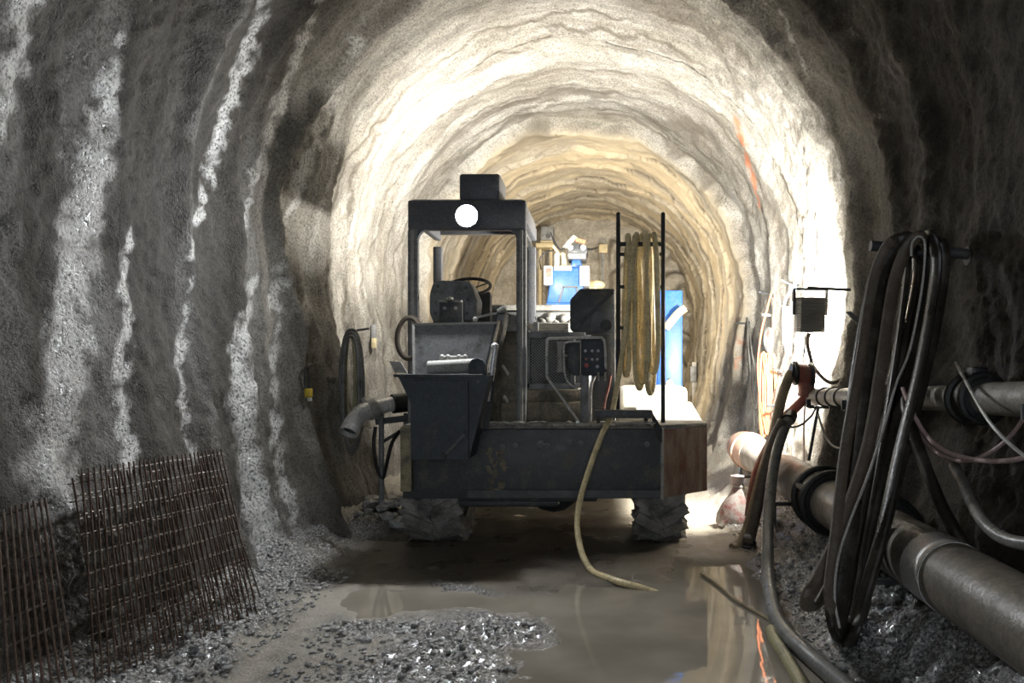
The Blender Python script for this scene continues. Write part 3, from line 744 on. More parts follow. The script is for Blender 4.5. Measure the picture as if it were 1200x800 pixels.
# dashboard
dp = [(507, 331), (511, 328), (548, 329), (552, 332), (560, 352), (559, 366), (552, 376), (507, 377), (503, 366), (503, 345)]
m = MB(); m.prism([(X(a, 7.55), Z(b, 7.55)) for a, b in dp], 7.55, 7.85, 'y', .02); ds = m.build('dashboard', 'greyp', V)
for px, py in ((513, 335), (546, 337), (548, 351), (510, 367), (547, 367)):
    b = MB(); b.cyl(P(px, py, 7.55), P(px, py, 7.525), .016, 8); b.build('bolt', 'iron', ds)
m = MB(); m.pbox(515, 352, 542, 379, 7.44, 7.54, .008); db = m.build('bracket', 'iron', V)
m = MB(); m.pbox(514, 351, 524, 354, 7.40, 7.46, .008); m.pbox(530, 351, 541, 354, 7.40, 7.46, .008); m.ball(P(527, 350, 7.42), .026, (1.4, 1, .8)); m.build('wing_nut', 'lightp', db)
for px in (521, 534):
    b = MB(); b.cyl(P(px, 361, 7.44), P(px, 361, 7.42), .017, 10); b.build('bolt', 'lightp', db)
m = MB(); m.box(X(515, 7.6), X(550, 7.6), 7.6, 7.8, zf, Z(376, 7.6), .01); m.build('steering_column', 'iron', V)
wc = P(549, 336, 8.0)
m = MB(); u = Vector((1, 0, 0)); vv = Vector((0, .88, .47)).normalized()
m.tube([wc + (u * math.cos(a) + vv * math.sin(a)) * .215 for a in np.linspace(0, 2 * math.pi, 40, endpoint=False)], .017, 10, True)
nrm = u.cross(vv)
for a in (.5, 2.6, 4.7): m.bar(wc - nrm * .03, wc + (u * math.cos(a) + vv * math.sin(a)) * .21, .025, .012)
m.cyl(wc - nrm * .05, wc + nrm * .01, .04, 16); m.bar(wc - nrm * .04, (wc.x, 7.78, 2.15), .05, .05)
m.build('steering_wheel', 'rubber', V)
m = MB(); m.box(-1.58, -1.13, 8.08, 8.45, 1.78, 1.93, .04); st = m.build('seat', 'rubber', V)
m = MB(); m.box(-1.56, -1.14, 8.34, 8.46, 1.93, Z(340, 8.3), .04); m.build('backrest', 'rubber', st)
m = MB(); m.box(-1.5, -1.2, 8.12, 8.42, zf, 1.79, .01); m.build('seat_base', 'iron', st)
# bonnet, grille, hood
m = MB(); m.box(X(586, 7.4), X(692, 7.4), 7.4, 8.6, zf, Z(470, 7.4), .03); m.box(X(586, 7.42), X(692, 7.42), 7.43, 8.6, Z(470, 7.42) - .01, Z(456, 7.42), .02)
m.build('engine_cowl', 'tan', V, 'mud caked tan engine cowl')
g0 = 7.46
m = MB(); m.box(X(614, g0), X(686, g0), g0 + .05, 8.5, Z(457, g0), Z(390, g0), .02); rb = m.build('radiator_housing', 'iron', V)
m = MB()
for a in ((614, 389, 686, 396), (614, 396, 621, 455), (668, 396, 674, 455), (614, 449, 686, 457)): m.pbox(*a, g0, g0 + .06, .006)
m.build('grille_frame', 'greyp', rb)
m = MB(); gx0, gx1, gz0, gz1 = X(621, g0), X(668, g0), Z(449, g0), Z(396, g0)
hh = gz1 - gz0; nstep = .030
for s in (1, -1):
    k = gx0 - hh * 1.2
    while k < gx1 + hh * 1.2:
        pts = []
        for zz in np.linspace(gz0, gz1, 60):
            xx = k + s * (zz - (gz0 if s > 0 else gz1)) * 1.15
            if gx0 <= xx <= gx1: pts.append((xx, zz))
        if len(pts) > 1: m.bar((pts[0][0], g0 + .035, pts[0][1]), (pts[-1][0], g0 + .035, pts[-1][1]), .004, .006, (0, 1, 0))
        k += nstep
m.build('grille_mesh', 'lightp', rb)
m = MB(); m.quadslab(P(616, 381, 7.6), P(666, 381, 7.6), P(666, 389, 7.45), P(622, 389, 7.45), -.02); m.pbox(625, 377, 631, 388, 7.42, 7.5, .006); m.build('housing_lid', 'lightp', V)
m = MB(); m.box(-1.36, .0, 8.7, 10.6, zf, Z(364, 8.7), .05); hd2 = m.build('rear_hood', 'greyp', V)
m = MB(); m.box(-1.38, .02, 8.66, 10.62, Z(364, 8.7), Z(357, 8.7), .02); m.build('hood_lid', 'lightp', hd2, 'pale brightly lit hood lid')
m = MB()
for px, py, r in ((637, 374, .06), (644, 372, .08), (652, 375, .05), (660, 373, .07), (668, 376, .05)): m.ball(P(px, py, 8.5), r, (1.2, 1, .7), 2, .12)
m.box(X(628, 8.55), X(690, 8.55), 8.45, 8.66, Z(392, 8.5), Z(378, 8.5), .01)
m.build('muddy_shelf', 'lightp', V)
# chamfered tank
tp = [(668, 351), (680, 338), (719, 338), (721, 340), (721, 392), (674, 392), (668, 385)]
m = MB(); m.prism([(X(a, 7.55), Z(b, 7.55)) for a, b in tp], 7.55, 8.1, 'y', .012); tk = m.build('tank', 'iron', V, 'dark chamfered tank')
m = MB(); m.bar(P(673, 386, 7.545), P(718, 342, 7.545), .035, .012, (0, 1, 0)); m.build('strap', 'rubber', tk)
m = MB(); m.cyl(P(710, 381, 7.57), P(710, 381, 7.51), .055, 24); m.build('filler_cap', 'rubber', tk)
m = MB(); m.box(X(693, 7.52), X(721, 7.52), 7.52, 8.05, zf, Z(391, 7.55), .01); m.build('tank_stand', 'iron', V)
# control panel
m = MB(); m.prism([(X(a, 7.22), Z(b, 7.22)) for a, b in ((681, 398), (684, 395), (707, 395), (710, 398), (711, 436), (708, 440), (683, 440), (681, 437))], 7.22, 7.36, 'y', .008)
cpn = m.build('control_panel', 'bin', V)
for px, py, mt, r in ((686, 411, 'button', .013), (694, 411, 'button', .013), (701, 411, 'button', .013), (687, 420.5, 'redh', .013), (694, 421, 'button', .012), (700, 421, 'button', .012), (687.4, 428, 'red', .02), (700, 429.5, 'button', .015)):
    b = MB(); b.cyl(P(px, py, 7.22), P(px, py, 7.195), r, 16); b.build('push_button', mt, cpn, 'red mushroom stop button' if mt == 'red' else None)
m = MB(); m.pbox(680, 439, 690, 496, 7.24, 7.34, .01); m.build('panel_pedestal', 'greyp', V)
m = MB(); m.tube(smooth([P(697, 440, 7.3), P(693, 452, 7.28), P(692, 475, 7.28), P(692, 494, 7.3)]), .014, 8); m.build('conduit', 'steel', V)
for px in (701, 709):
    m = MB(); m.cyl(P(px, 436, 7.2), P(px, 446, 7.2), .01, 8); m.build('toggle', 'lightp', cpn)
m = MB(); m.tube(smooth([P(716, 440, 7.4), P(713, 455, 7.35), P(709, 470, 7.32), P(707, 490, 7.32)]), .010, 8); m.build('thin_pipe', 'redh', V)
m = MB(); m.prism([(X(a, 7.3), Z(b, 7.3)) for a, b in ((663, 403), (668, 400), (680, 400), (680, 440), (672, 440), (664, 430))], 7.3, 7.42, 'y', .01); m.build('valve_block', 'iron', V)
m = MB(); m.cyl(P(656.5, 403, 7.22), P(656.5, 432, 7.22), .027, 16); m.cyl(P(656.5, 400, 7.22), P(656.5, 403.5, 7.22), .033, 16); m.cyl(P(656.5, 415, 7.22), P(656.5, 418, 7.22), .032, 16); m.cyl(P(656.5, 431, 7.22), P(656.5, 436, 7.22), .034, 16); m.bar(P(656, 417, 7.24), P(664, 417, 7.3), .02, .02); m.build('filter_bottle', 'lightp', V)
m = MB(); m.tube(smooth([P(677, 493, 7.16), P(660, 468, 7.16), P(643, 444, 7.16), P(641, 437, 7.16), P(641, 402, 7.16), P(643, 397, 7.16), P(650, 396.5, 7.16), P(700, 395.5, 7.16), P(706, 397, 7.16), P(709, 404, 7.16), P(710, 432, 7.18)], 5), .012, 8); m.bar(P(677, 493, 7.16), (P(677, 493, 7.16).x, 7.16, zf - .01), .03, .03); m.build('guard_rail', 'steel', V)
m = MB(); m.tube(smooth([P(680, 400, 7.18), P(665, 401, 7.18), P(661, 406, 7.18), P(662, 438, 7.18), P(667, 449, 7.18), P(676, 455, 7.18)], 6), .009, 8); m.bar(P(676, 455, 7.18), P(683, 455, 7.26), .016, .016); m.build('guard_rail', 'steel', V)
# step, hose rack, white block for the lit rear deck
m = MB(); m.box(X(697, 6.88), X(764, 6.88), 6.78, 6.95, Z(489, 6.88), Z(480, 6.88), .006); m.build('step_plate', 'iron', V)
m = MB(); m.quadslab(P(720, 497, 6.9), P(768, 497, 6.9), P(768, 491, 7.05), P(724, 491, 7.05), .012); m.build('lower_step', 'lightp', V)
for px in (701, 757):
    m = MB(); m.bar(P(px, 489, 6.95), (X(px, 6.95), 7.08, DT + .03), .03, .03); m.build('step_bracket', 'iron', V)
m = MB(); m.quadslab(P(764, 482, 6.9), P(776, 503, 6.97), P(776, 520, 6.97), P(770, 508, 6.95), .03); m.build('side_bracket', 'iron', V)
for i, px in enumerate((724.5, 777)):
    m = MB(); m.cyl((X(px, 7.3), 7.3, zf), (X(px, 7.3), 7.3, Z(251, 7.3)), .020, 12)
    m.ball((X(px, 7.3), 7.3, Z(251, 7.3)), .021); s = 1 if i == 0 else -1
    for py in (298, 336, 384): m.bar((X(px, 7.3), 7.3, Z(py, 7.3)), (X(px, 7.3) + s * .055, 7.3, Z(py, 7.3)), .03, .03, bev=.004)
    m.build('rack_post', 'rubber', V)
m = MB(); m.cyl((X(724.5, 7.3), 7.3, Z(286, 7.3)), (X(777, 7.3), 7.3, Z(286, 7.3)), .02, 12); m.build('rack_bar', 'rubber', V)
m = MB(); m.box(X(728, 8.5), .90, 8.5, 9.4, zf, Z(453, 8.5), .05); wt = m.build('lit_deck_block', 'whitep', V, 'white rounded block for the brightly lit rear deck')  # white block added for the brightly lit back part of the deck
m = MB(); m.cyl((.45, 8.9, Z(453, 8.5) - .01), (.45, 8.9, Z(447, 8.5)), .08, 20); m.build('lid', 'cream', wt)
m = MB(); m.quadslab((.35, 7.6, DT + .03), (.93, 7.5, DT + .03), (.93, 8.45, DT + .16), (.35, 8.45, DT + .16), -.02); m.build('deck_flap', 'whitep', V)
m = MB(); m.prism([(X(470, 6.9), Z(424, 6.9)), (X(457, 6.9), Z(423, 6.9)), (X(463, 6.9), Z(436, 6.9)), (X(478, 6.9), Z(437, 6.9))], 6.88, 6.9); m.build('flap_plate', 'lightp', V)

# yellow hose on the rack, tail over the deck edge to the mud
m = MB(); zt = Z(283, 7.3); rr = .025
specs = [(736, .03, 440, -.012), (746, .05, 452, .02), (754, .06, 448, -.008), (760, .05, 458, .012), (766, .045, 436, .0)]
for i, (px, hw, pb, tilt) in enumerate(specs):
    cx = X(px, 7.3); zb = Z(pb + (i % 2) * 3, 7.3); a0 = []
    ztop_ = zt + .055 + .012 * (i % 3)
    yo = .055 + .006 * i
    for t in np.linspace(0, 2 * math.pi, 24, endpoint=False):
        zz = (ztop_ + zb) / 2 + (ztop_ - zb) / 2 * math.copysign(abs(math.cos(t)) ** .55, math.cos(t))
        w = hw * (.35 + .65 * (ztop_ - zz) / (ztop_ - zb))
        a0.append((cx + w * math.sin(t) + tilt * (ztop_ - zz), 7.3 + (yo + .02 * math.sin(3 * t + i)) * math.sin(t + .0001 + (0 if i % 2 else math.pi)) , zz))
    m.tube(smooth(a0, 4, True), rr, 8, True)
tail = [P(744, 277, 7.3), P(743, 298, 7.2), P(738, 340, 7.2), P(733, 390, 7.18), P(726, 435, 7.14), P(720, 470, 7.06), P(717, 484, 7.0), P(711, 497, 6.92), P(703, 515, 6.86), P(691, 548, 6.8), P(680, 585, 6.75), P(676.5, 615, 6.65), P(681, 645, 6.45), P(693, 668, 6.25)]
tail[0].y = 7.3; tail += [Vector((X(712, 6.02), 6.02, .035)), Vector((X(730, 5.9), 5.9, .03)), Vector((X(752, 5.85), 5.85, .005)), Vector((X(775, 5.80), 5.80, -.03))]
m.tube(smooth(tail, 8), rr, 10)
tag(m.build('yellow_hose', 'yhose'), 'straw yellow hose looped over the black rack posts, its end trailing into the mud', 'hose')
m = MB(); c = P(480, 396, 7.22); pts = []
for k in range(2):
    pts = [c + Vector((math.cos(t) * (.118 - .018 * k), -.02 * k + .02 * math.sin(t), math.sin(t) * (.19 - .012 * k))) for t in np.linspace(0, 2 * math.pi, 28, endpoint=False)]
    m.tube(pts, .017, 8, True)
tag(m.build('hose_loop', 'brownhose'), 'small loop of brown hose hung on the left front cab pillar', 'hose')

# ------------------------------------------------------------------ machines behind
D = thing('drilling_rig', (X(662, 12), 12.8, 0), 'blue and white drilling rig with lamps standing behind the vehicle hood', 'machine')
Yd = 12.0
m = MB(); zl = Z(357, Yd)
A0 = [(X(640, Yd), zl), (X(686, Yd), zl), (X(681, Yd), Z(313, Yd)), (X(647, Yd), Z(313, Yd))]
m.prism(A0, Yd, Yd + 1.0, 'y', .03); bd = m.build('boom_housing', 'blue', D, 'bright blue tapered housing')
m = MB(); a = [(X(655, Yd), Z(355, Yd)), (X(660, Yd), Z(336, Yd)), (X(676, Yd), Z(336, Yd)), (X(678, Yd), Z(355, Yd))]
for p, q in zip(a, a[1:]): m.bar((p[0], Yd - .01, p[1]), (q[0], Yd - .01, q[1]), .025, .02, (0, 1, 0))
m.build('handle', 'iron', bd)
m = MB(); m.pbox(637, 311, 647.5, 334, Yd - .05, Yd + .6, .02); m.build('side_box', 'whitep', D)
m = MB(); m.pbox(679, 311, 691, 335, Yd - .05, Yd + .6, .02); sb = m.build('side_box', 'whitep', D)
m = MB(); m.pbox(640, 314, 646, 324, Yd - .07, Yd - .05, .004); m.build('red_panel', 'redh', D)
m = MB(); m.pbox(649, 311, 670, 317, Yd - .03, Yd, .006); m.build('label_plate', 'whitep', bd)
m = MB(); m.box(X(640, Yd), X(686, Yd), Yd - .2, Yd + 2.0, .55, zl + .02, .04); m.build('carrier', 'blue', D)
for x, y in ((-.95, 12.1), (.0, 12.1), (-.95, 13.6), (.0, 13.6)):
    m = MB(); m.lathe([(0, -.12), (.25, -.13), (.4, -.1), (.42, 0), (.4, .1), (.25, .13), (0, .12)], (x, y, .42), 'x', 24); m.build('wheel', 'tyre', D)
m = MB(); m.cyl((-.98, 12.1, .42), (.03, 12.1, .42), .1, 12); m.cyl((-.98, 13.6, .42), (.03, 13.6, .42), .1, 12); m.build('axle', 'iron', D)
m = MB(); m.prism([(X(668, Yd), Z(313, Yd)), (X(670, Yd), Z(303, Yd)), (X(680, Yd), Z(303, Yd)), (X(683, Yd), Z(313, Yd))], Yd + .1, Yd + .6, 'y', .02); m.build('turret', 'blue', D)
m = MB(); m.pbox(665, 296, 687, 303.5, Yd + .05, Yd + .6, .02); m.build('turret_cap', 'greyp', D)
m = MB(); m.prism([(X(x, Yd), Z(y, Yd)) for x, y in ((664, 296), (665, 290), (672, 284), (683, 285), (689, 291), (688, 297))], Yd + .1, Yd + .55, 'y', .02); m.build('lamp_hood', 'iron', D)
for px in (668.5, 683.5):
    m = MB(); m.cyl(P(px, 290, Yd + .12), P(px, 290, Yd + .04), .042, 20); m.build('work_lamp', 'whitep', D)
m = MB(); m.quadslab(P(659, 290, Yd + .3), P(664, 292, Yd + .3), P(677, 279, Yd + .3), P(672, 276, Yd + .3), .06); m.build('white_guard', 'whitep', D)
m = MB(); m.bar(P(675, 281, Yd + .2), P(686, 284, Yd + .2), .05, .06); m.build('orange_arm', 'orange', D)
m = MB(); m.cyl(P(652.5, 311, Yd + .1), P(652.5, 299, Yd + .1), .04, 14); m.ball(P(652.5, 299, Yd + .1), .04); m.build('white_bottle', 'whitep', D)
for k, (a, b) in enumerate((((660, 312), (659, 296)), ((656, 299), (648, 288)), ((663, 312), (661, 297)))):
    m = MB(); m.cyl(P(*a, Yd + .15), P(*b, Yd + .15), .022, 8); m.build('brass_pipe', 'cream', D)
m = MB(); m.tube(smooth([P(634, 316, Yd + .2), P(633, 303, Yd + .2), P(640, 295, Yd + .2), P(650, 292, Yd + .2), P(648, 280, Yd + .2), P(645, 272, Yd + .2), P(650, 283, Yd + .2), P(656, 292, Yd + .2), P(662, 291, Yd + .2)]), .012, 6); m.build('hydraulic_hose', 'rubber', D); m = MB(); m.tube(smooth([P(688, 292, Yd + .2), P(693, 292, Yd + .2), P(697, 291, Yd + .3), P(700, 290, Yd + .4)]), .018, 6); m.build('hydraulic_hose', 'rubber', D)
m = MB(); m.ball(P(698, 334, Yd + .3), .13, (1.2, 1, .6), 2, .05); m.pbox(690, 330, 700, 345, Yd + .2, Yd + .6, .02); m.build('canvas_cover', 'cream', D)

K = thing('switch_cabinet', (.95, 11.4, 0), 'tall bright blue cabinet standing behind the right rack post', 'cabinet')
m = MB(); m.box(.72, X(800, 11), 11.0, 11.6, .0, Z(340, 11), .02); m.build('body', 'blue', K)
m = MB(); m.box(.76, X(798, 11), 10.985, 11.0, .15, Z(364, 11), .006); dk = m.build('door', 'blue', K)
m = MB(); m.box(.90, .93, 10.96, 10.985, 1.3, 1.45, .006); m.build('handle', 'iron', dk)
m = MB(); m.cyl((X(785, 10.95), 10.985, Z(449, 10.95)), (X(785, 10.95), 10.95, Z(449, 10.95)), .05, 16); m.build('flange', 'cream', K)
m = MB(); m.tube(smooth([P(781, 384, 10.9), P(788, 375, 10.85), P(796, 366, 10.8), P(803, 361, 10.8)]), .055, 12); m.bar(P(783, 381, 10.9), (X(783, 10.9), 11.0, Z(381, 10.9)), .05, .05); tag_pipe = m.build('elbow_pipe', 'cream', K, 'cream elbow pipe')

# right wall far items
p = W(811, 438, .12, 12); 
S = thing('isolator_switch', (p.x, p.y, Z(505, p.y)), 'small grey switch box on a pale post far down the right wall', 'switch box')
m = MB(); m.box(p.x - .045, p.x + .09, p.y - .08, p.y, Z(447, p.y), Z(429, p.y), .01); m.build('box', 'greyp', S)
m = MB(); m.box(p.x + .0, p.x + .10, p.y, p.y + .06, .0, Z(424, p.y), .01); m.build('post', 'lightp', S)
p = P(705, 290, 19.3)
J = thing('junction_box', (p.x, 19.4, Z(355, 19.4)), 'cream junction box on a thin post before the end face', 'junction box')
m = MB(); m.box(X(702, 19.3), X(712, 19.3), 19.3, 19.42, Z(296, 19.3), Z(286, 19.3), .015); m.build('box', 'cream', J)
m = MB(); m.box(p.x + .0, p.x + .05, 19.33, 19.38, 0, Z(296, 19.3), .005); m.build('post', 'greyp', J)
m = MB(); m.box(X(633.5, 19), X(648.5, 19), 19.0, 19.4, Z(281.5, 19), Z(265, 19), .02)
vb = thing('ventilation_box', (X(641, 19), 19.2, 0), 'grey fan box on a pale shelf at the end face left of the blue rig', 'fan box')
m.build('housing', 'greyp', vb)
m = MB(); m.cyl(P(642.5, 276, 19.0), P(642.5, 276, 18.97), .06, 16); m.build('fan_opening', 'rubber', vb)
m = MB(); m.box(X(628, 19), X(649, 19), 18.95, 19.5, Z(290, 19), Z(285, 19), .01); m.bar((X(632, 19), 19.3, 0), (X(632, 19), 19.3, Z(288, 19)), .06, .06); m.bar((X(645, 19), 19.3, 0), (X(645, 19), 19.3, Z(288, 19)), .06, .06); m.box(X(633, 19), X(648, 19), 19.05, 19.35, Z(286, 19), Z(281, 19), .01); m.build('shelf', 'cream', vb)

# ------------------------------------------------------------------ pipes on the right wall
def bigc(y): return Vector((1.75, y, .54 + .0095 * (y - 3.0)))
BP = thing('ventilation_pipe', (1.75, 6, .3), 'thick brown pipe on brackets running low along the right wall', 'pipe')
rP = .18
m = MB(); m.tube([bigc(2.0), bigc(3.4), bigc(5.0)], rP, 40); sg1 = m.build('pipe_segment', 'pipe', BP)
m = MB(); m.sleeve(bigc(4.02), bigc(4.26), rP + .004, rP - .01, 40); m.build('tape_wrap', 'tape', sg1, 'shiny silver tape wrap')
m = MB(); m.tube([bigc(5.22), bigc(6.15)], rP, 40); m.build('pipe_segment', 'pipe', BP)
m = MB(); m.tube([bigc(6.4), bigc(9.3)], rP + .005, 40); m.build('pipe_segment', 'pipegrey', BP)
m = MB(); m.tube([bigc(9.2), bigc(9.35), bigc(9.9), bigc(10.1)], [rP + .012, rP + .03, rP + .03, rP + .01], 40); m.sleeve(bigc(9.55), bigc(9.6), rP + .05, rP, 40); m.build('end_sleeve', 'pinkpipe', BP, 'pinkish wrapped end of the pipe')
for y0, y1 in ((5.0, 5.22), (6.14, 6.41)):
    m = MB(); m.sleeve(bigc(y0 - .03), bigc(y1 + .03), rP + .035, rP - .02, 40); m.ring(bigc(y0), (0, 1, 0), rP + .045, .03, 40); m.ring(bigc(y1), (0, 1, 0), rP + .045, .03, 40)
    cpl = m.build('coupling', 'rubber', BP, 'black coupling ring')
    b = MB(); c = bigc((y0 + y1) / 2) + Vector((-.19, 0, .10)); b.box(c.x - .03, c.x + .03, y0, y1, c.z - .02, c.z + .02, .006); b.cyl((c.x - .02, y0 - .02, c.z), (c.x - .02, y1 + .02, c.z), .012, 8); b.build('clamp_bolt', 'iron', cpl)
for i, y in enumerate((3.0, 4.75, 7.3, 9.0)):
    m = MB(); xw = wall_at(y, .5, 1); c = bigc(y); z = c.z - rP - .032
    m.bar((c.x - .22, y, z), (xw - .02, y, z), .05, .03); m.bar((c.x - .2, y, z), (c.x - .2, y, max(.02, floor_h(c.x - .2, y) - .0)), .04, .04)
    m.bar((c.x - .21, y, z), (c.x - .21, y, z + .1), .04, .02)
    m.build('pipe_bracket', 'iron', BP)

def thinc(y): return Vector((2.03 - .02 * (y - 3.5), y, 1.46 - .034 * (y - 3.5)))
TP = thing('water_pipe', (2.03, 5.5, 1.3), 'thin dusty grey pipe at waist height along the right wall', 'pipe')
m = MB(); m.tube([thinc(2.4), thinc(4.28)], .085, 28); m.build('pipe_segment', 'pipegrey', TP)
m = MB(); m.tube([thinc(4.42), thinc(5.35)], .075, 28); m.build('pipe_segment', 'pipegrey', TP)
m = MB(); m.tube([thinc(5.5), thinc(7.6)], .075, 28); m.build('pipe_segment', 'pipegrey', TP)
for y0, R_ in ((4.35, .13), (5.42, .11)):
    m = MB(); m.sleeve(thinc(y0 - .10), thinc(y0 + .10), R_ - .015, .06, 28); m.ring(thinc(y0 - .08), (0, 1, 0), R_ - .01, .024, 28); m.ring(thinc(y0 + .08), (0, 1, 0), R_ - .01, .024, 28); m.box(thinc(y0).x - .04, thinc(y0).x + .04, y0 - .05, y0 + .05, thinc(y0).z + R_ - .02, thinc(y0).z + R_ + .04, .01)
    m.build('coupling', 'rubber', TP, 'black pipe coupling')
for y in (6.6, 6.85, 7.1, 7.58):
    m = MB(); m.ring(thinc(y), (0, 1, 0), .078, .010 if y < 7.5 else .02, 28, 6); m.build('hose_clamp', 'iron', TP)
for y in (3.7, 6.3, 7.3):
    m = MB(); c = thinc(y); xw = wall_at(y, c.z, 1)
    m.bar((c.x - .09, y, c.z - .095), (xw - .012, y, c.z - .095), .04, .02); m.bar((c.x - .09, y, c.z - .095), (c.x - .09, y, c.z - .02), .04, .015)
    m.build('pipe_hook', 'iron', TP)
m = MB(); m.cyl((thinc(7.2).x - .03, 7.2, thinc(7.2).z - .08), (1.84, 7.2, bigc(7.2).z + rP + .01), .014, 8); m.build('hanger_rod', 'iron', TP)

# red coupling at the end of the thin pipe
RC = thing('hose_coupling', P(940, 440, 7.44), 'dark red hose coupling at the end of the thin grey pipe below the floodlight', 'coupling')
m = MB(); m.cyl(P(930, 437, 7.44), P(951, 440, 7.44), .095, 24); m.build('body', 'redh', RC)
m = MB(); m.ring(P(932, 437, 7.44), (1, 0, 0), .095, .022, 24); m.ring(P(950, 440, 7.44), (1, 0, 0), .1, .022, 24); m.cyl(P(926, 436, 7.44), P(933, 437, 7.44), .085, 20); m.build('flange', 'rubber', RC)
m = MB(); m.tube(smooth([P(944, 447, 7.44), P(945, 458, 7.44), P(944, 465, 7.44)]), .075, 16); m.build('elbow', 'redh', RC)

# floodlight on the right wall
lc = P(949, 369, 7.6)
FL = thing('floodlight', lc, 'square finned floodlight on a bar on the right wall, seen from behind', 'lamp')
yaw = math.radians(-13)
fd = Vector((math.sin(yaw) * .98, math.cos(yaw) * .98, .04)).normalized()       # the way it shines
rt = Vector((math.cos(yaw), -math.sin(yaw), 0)); upv = rt.cross(fd)
if upv.z < 0: upv = -upv
mt = Matrix((rt, fd, upv)).transposed()
hw = .145
m = MB(); m.box(lc.x - hw, lc.x + hw, lc.y - .035, lc.y + .035, lc.z - hw * 1.12, lc.z + hw * 1.12, .012)
for v in m.bm.verts: v.co = mt @ (v.co - lc) + lc
hs = m.build('housing', 'lightp', FL)
m = MB()
for k in range(17):
    zz = -hw + 2 * hw * k / 16
    v0 = set(m.bm.verts); m.box(lc.x - hw * .97, lc.x + hw * .97, lc.y - .10, lc.y - .033, lc.z + zz * 1.08 - .004, lc.z + zz * 1.08 + .004)
    for v in set(m.bm.verts) - v0: v.co = mt @ (v.co - lc) + lc
m.build('cooling_fins', 'lightp', hs)
m = MB(); v0 = lc + fd * .04
m.bar(v0 - rt * hw * .85, v0 + rt * hw * .85, .01, hw * 1.9, upv); m.build('lens', 'lamp_lens', FL)
m = MB(); m.bar(lc - rt * (hw + .02) + upv * .0, lc - rt * (hw + .02) + upv * .24, .02, .035); m.bar(lc + rt * (hw + .02), lc + rt * (hw + .02) + upv * .24, .02, .035); m.bar(lc - rt * (hw + .03) + upv * .24, lc + rt * (hw + .03) + upv * .24, .035, .02)
m.build('bracket', 'iron', FL)
xw = wall_at(7.65, lc.z + .25, 1)
m = MB(); m.cyl((lc.x - .02, lc.y, lc.z + .255), (xw - .015, lc.y + .05, lc.z + .24), .016, 8); m.build('mounting_bar', 'iron', FL)
m = MB(); m.tube(smooth([lc - upv * .17, lc - upv * .24 - rt * .02, P(948, 412, 7.56), P(955, 432, 7.52), P(973, 448, 7.42), P(993, 438, 7.3), P(1004, 415, 7.2), P(1012, 395, 7.12)]), .018, 8); m.build('power_cable', 'brownhose', FL)
m = MB(); m.tube(smooth([lc - upv * .17 - rt * .05, P(943, 408, 7.35), P(941, 420, 7.5), P(944, 432, 7.9)]), .006, 6); m.tube(smooth([lc - upv * .17 + rt * .08, P(963, 405, 7.35), P(959, 425, 7.5), P(952, 436, 7.9)]), .006, 6); m.build('thin_wire', 'rubber', FL)

BX = thing('ballast_box', P(922, 404, 8.0), 'tall white plastic box hung on a strap left of the floodlight', 'box')
m = MB(); m.pbox(917, 359, 929, 405, 8.0, 8.1, .02); m.build('body', 'whitep', BX)
m = MB(); m.tube(smooth([P(918, 359, 8.04), P(922, 348, 8.04), P(930, 335, 8.06), P(931, 330, 8.06), P(932, 337, 8.06), P(930, 350, 8.05), P(928, 359, 8.04)]), .012, 6); m.build('strap', 'whitec', BX)
m = MB(); m.cyl(P(920, 405, 8.05), P(923, 416, 8.05), .016, 8); m.cyl(P(926, 405, 8.05), P(925, 417, 8.05), .016, 8); m.build('cable_gland', 'greyp', BX)

# steel pins in the right wall
def pin(px, py, L, label, dirv=(-1, 0, .1), r=.013, nm='wall_pin', lo=2.5):
    p = W(px, py, .015, lo); d = Vector(dirv).normalized()
    m = MB(); m.cyl(p, p + d * L, r, 8); m.ball(p + d * L, r * 1.15)
    m.cyl(p + d * .0, p + d * .012, r * 3.0, 8)
    return tag(m.build(nm, 'iron'), label, 'steel pin')
pin(935, 337, .22, 'steel pin above the white plastic box', (-1, -.1, .45))
pin(908, 346, .22, 'steel pin from which the orange cable coil hangs', (-1, -.2, .2))
pin(878, 379, .20, 'steel pin further left along the wall than the orange coil', (-1, -.1, .05), .014)
pin(918, 437, .14, 'pale steel pin just left of the dark red coupling', (-1, -.1, .55))
pin(1090, 297, .14, 'steel pin hidden behind the top of the dark hose bundle', (-1, 0, 0))
pin(911, 475, .12, 'steel pin beside the lower end of the orange cable coil', (-1, -.2, 0), .016)
p = W(1003, 372, .02)
m = MB(); m.prism([(p.x - .10, p.z + .05), (p.x - .05, p.z + .055), (p.x + .015, p.z - .01), (p.x + .01, p.z - .05), (p.x - .04, p.z - .02)], p.y - .03, p.y, 'y', .008)
tag(m.build('steel_flap', 'greyp'), 'pointed grey steel flap sticking out of the wall right of the floodlight', 'bracket')

# orange cable coil
m = MB(); random.seed(12)
p0 = W(906, 344, .20)
yk = p0.y
for k in range(7):
    xo = 893 + 2.3 * k; pts = []
    for t in np.linspace(0, 2 * math.pi, 22, endpoint=False):
        py = 462 + 48 * math.cos(t) * (1 + .04 * math.sin(k * 2.1)); px = xo + (3.2 + .6 * (k % 2)) * math.sin(t) + (py - 462) * .01
        q = P(px, py, yk - .03); q.y += .035 * math.cos(k * 1.3 + t)
        pts.append(q)
    m.tube(smooth(pts, 3, True), .011, 6, True)
m.tube(smooth([P(897, 505, yk - .02), P(891, 470, yk - .03), P(888, 430, yk - .03), P(892, 390, yk - .03), P(899, 362, yk - .02), P(904, 343, yk), P(907, 341, yk + .01), P(908, 352, yk + .01), P(906, 385, yk), P(903, 420, yk)], 6), .012, 6)
oc = tag(m.build('cable_coil', 'orange'), 'coil of orange cable hanging on a pin left of the floodlight', 'cable')
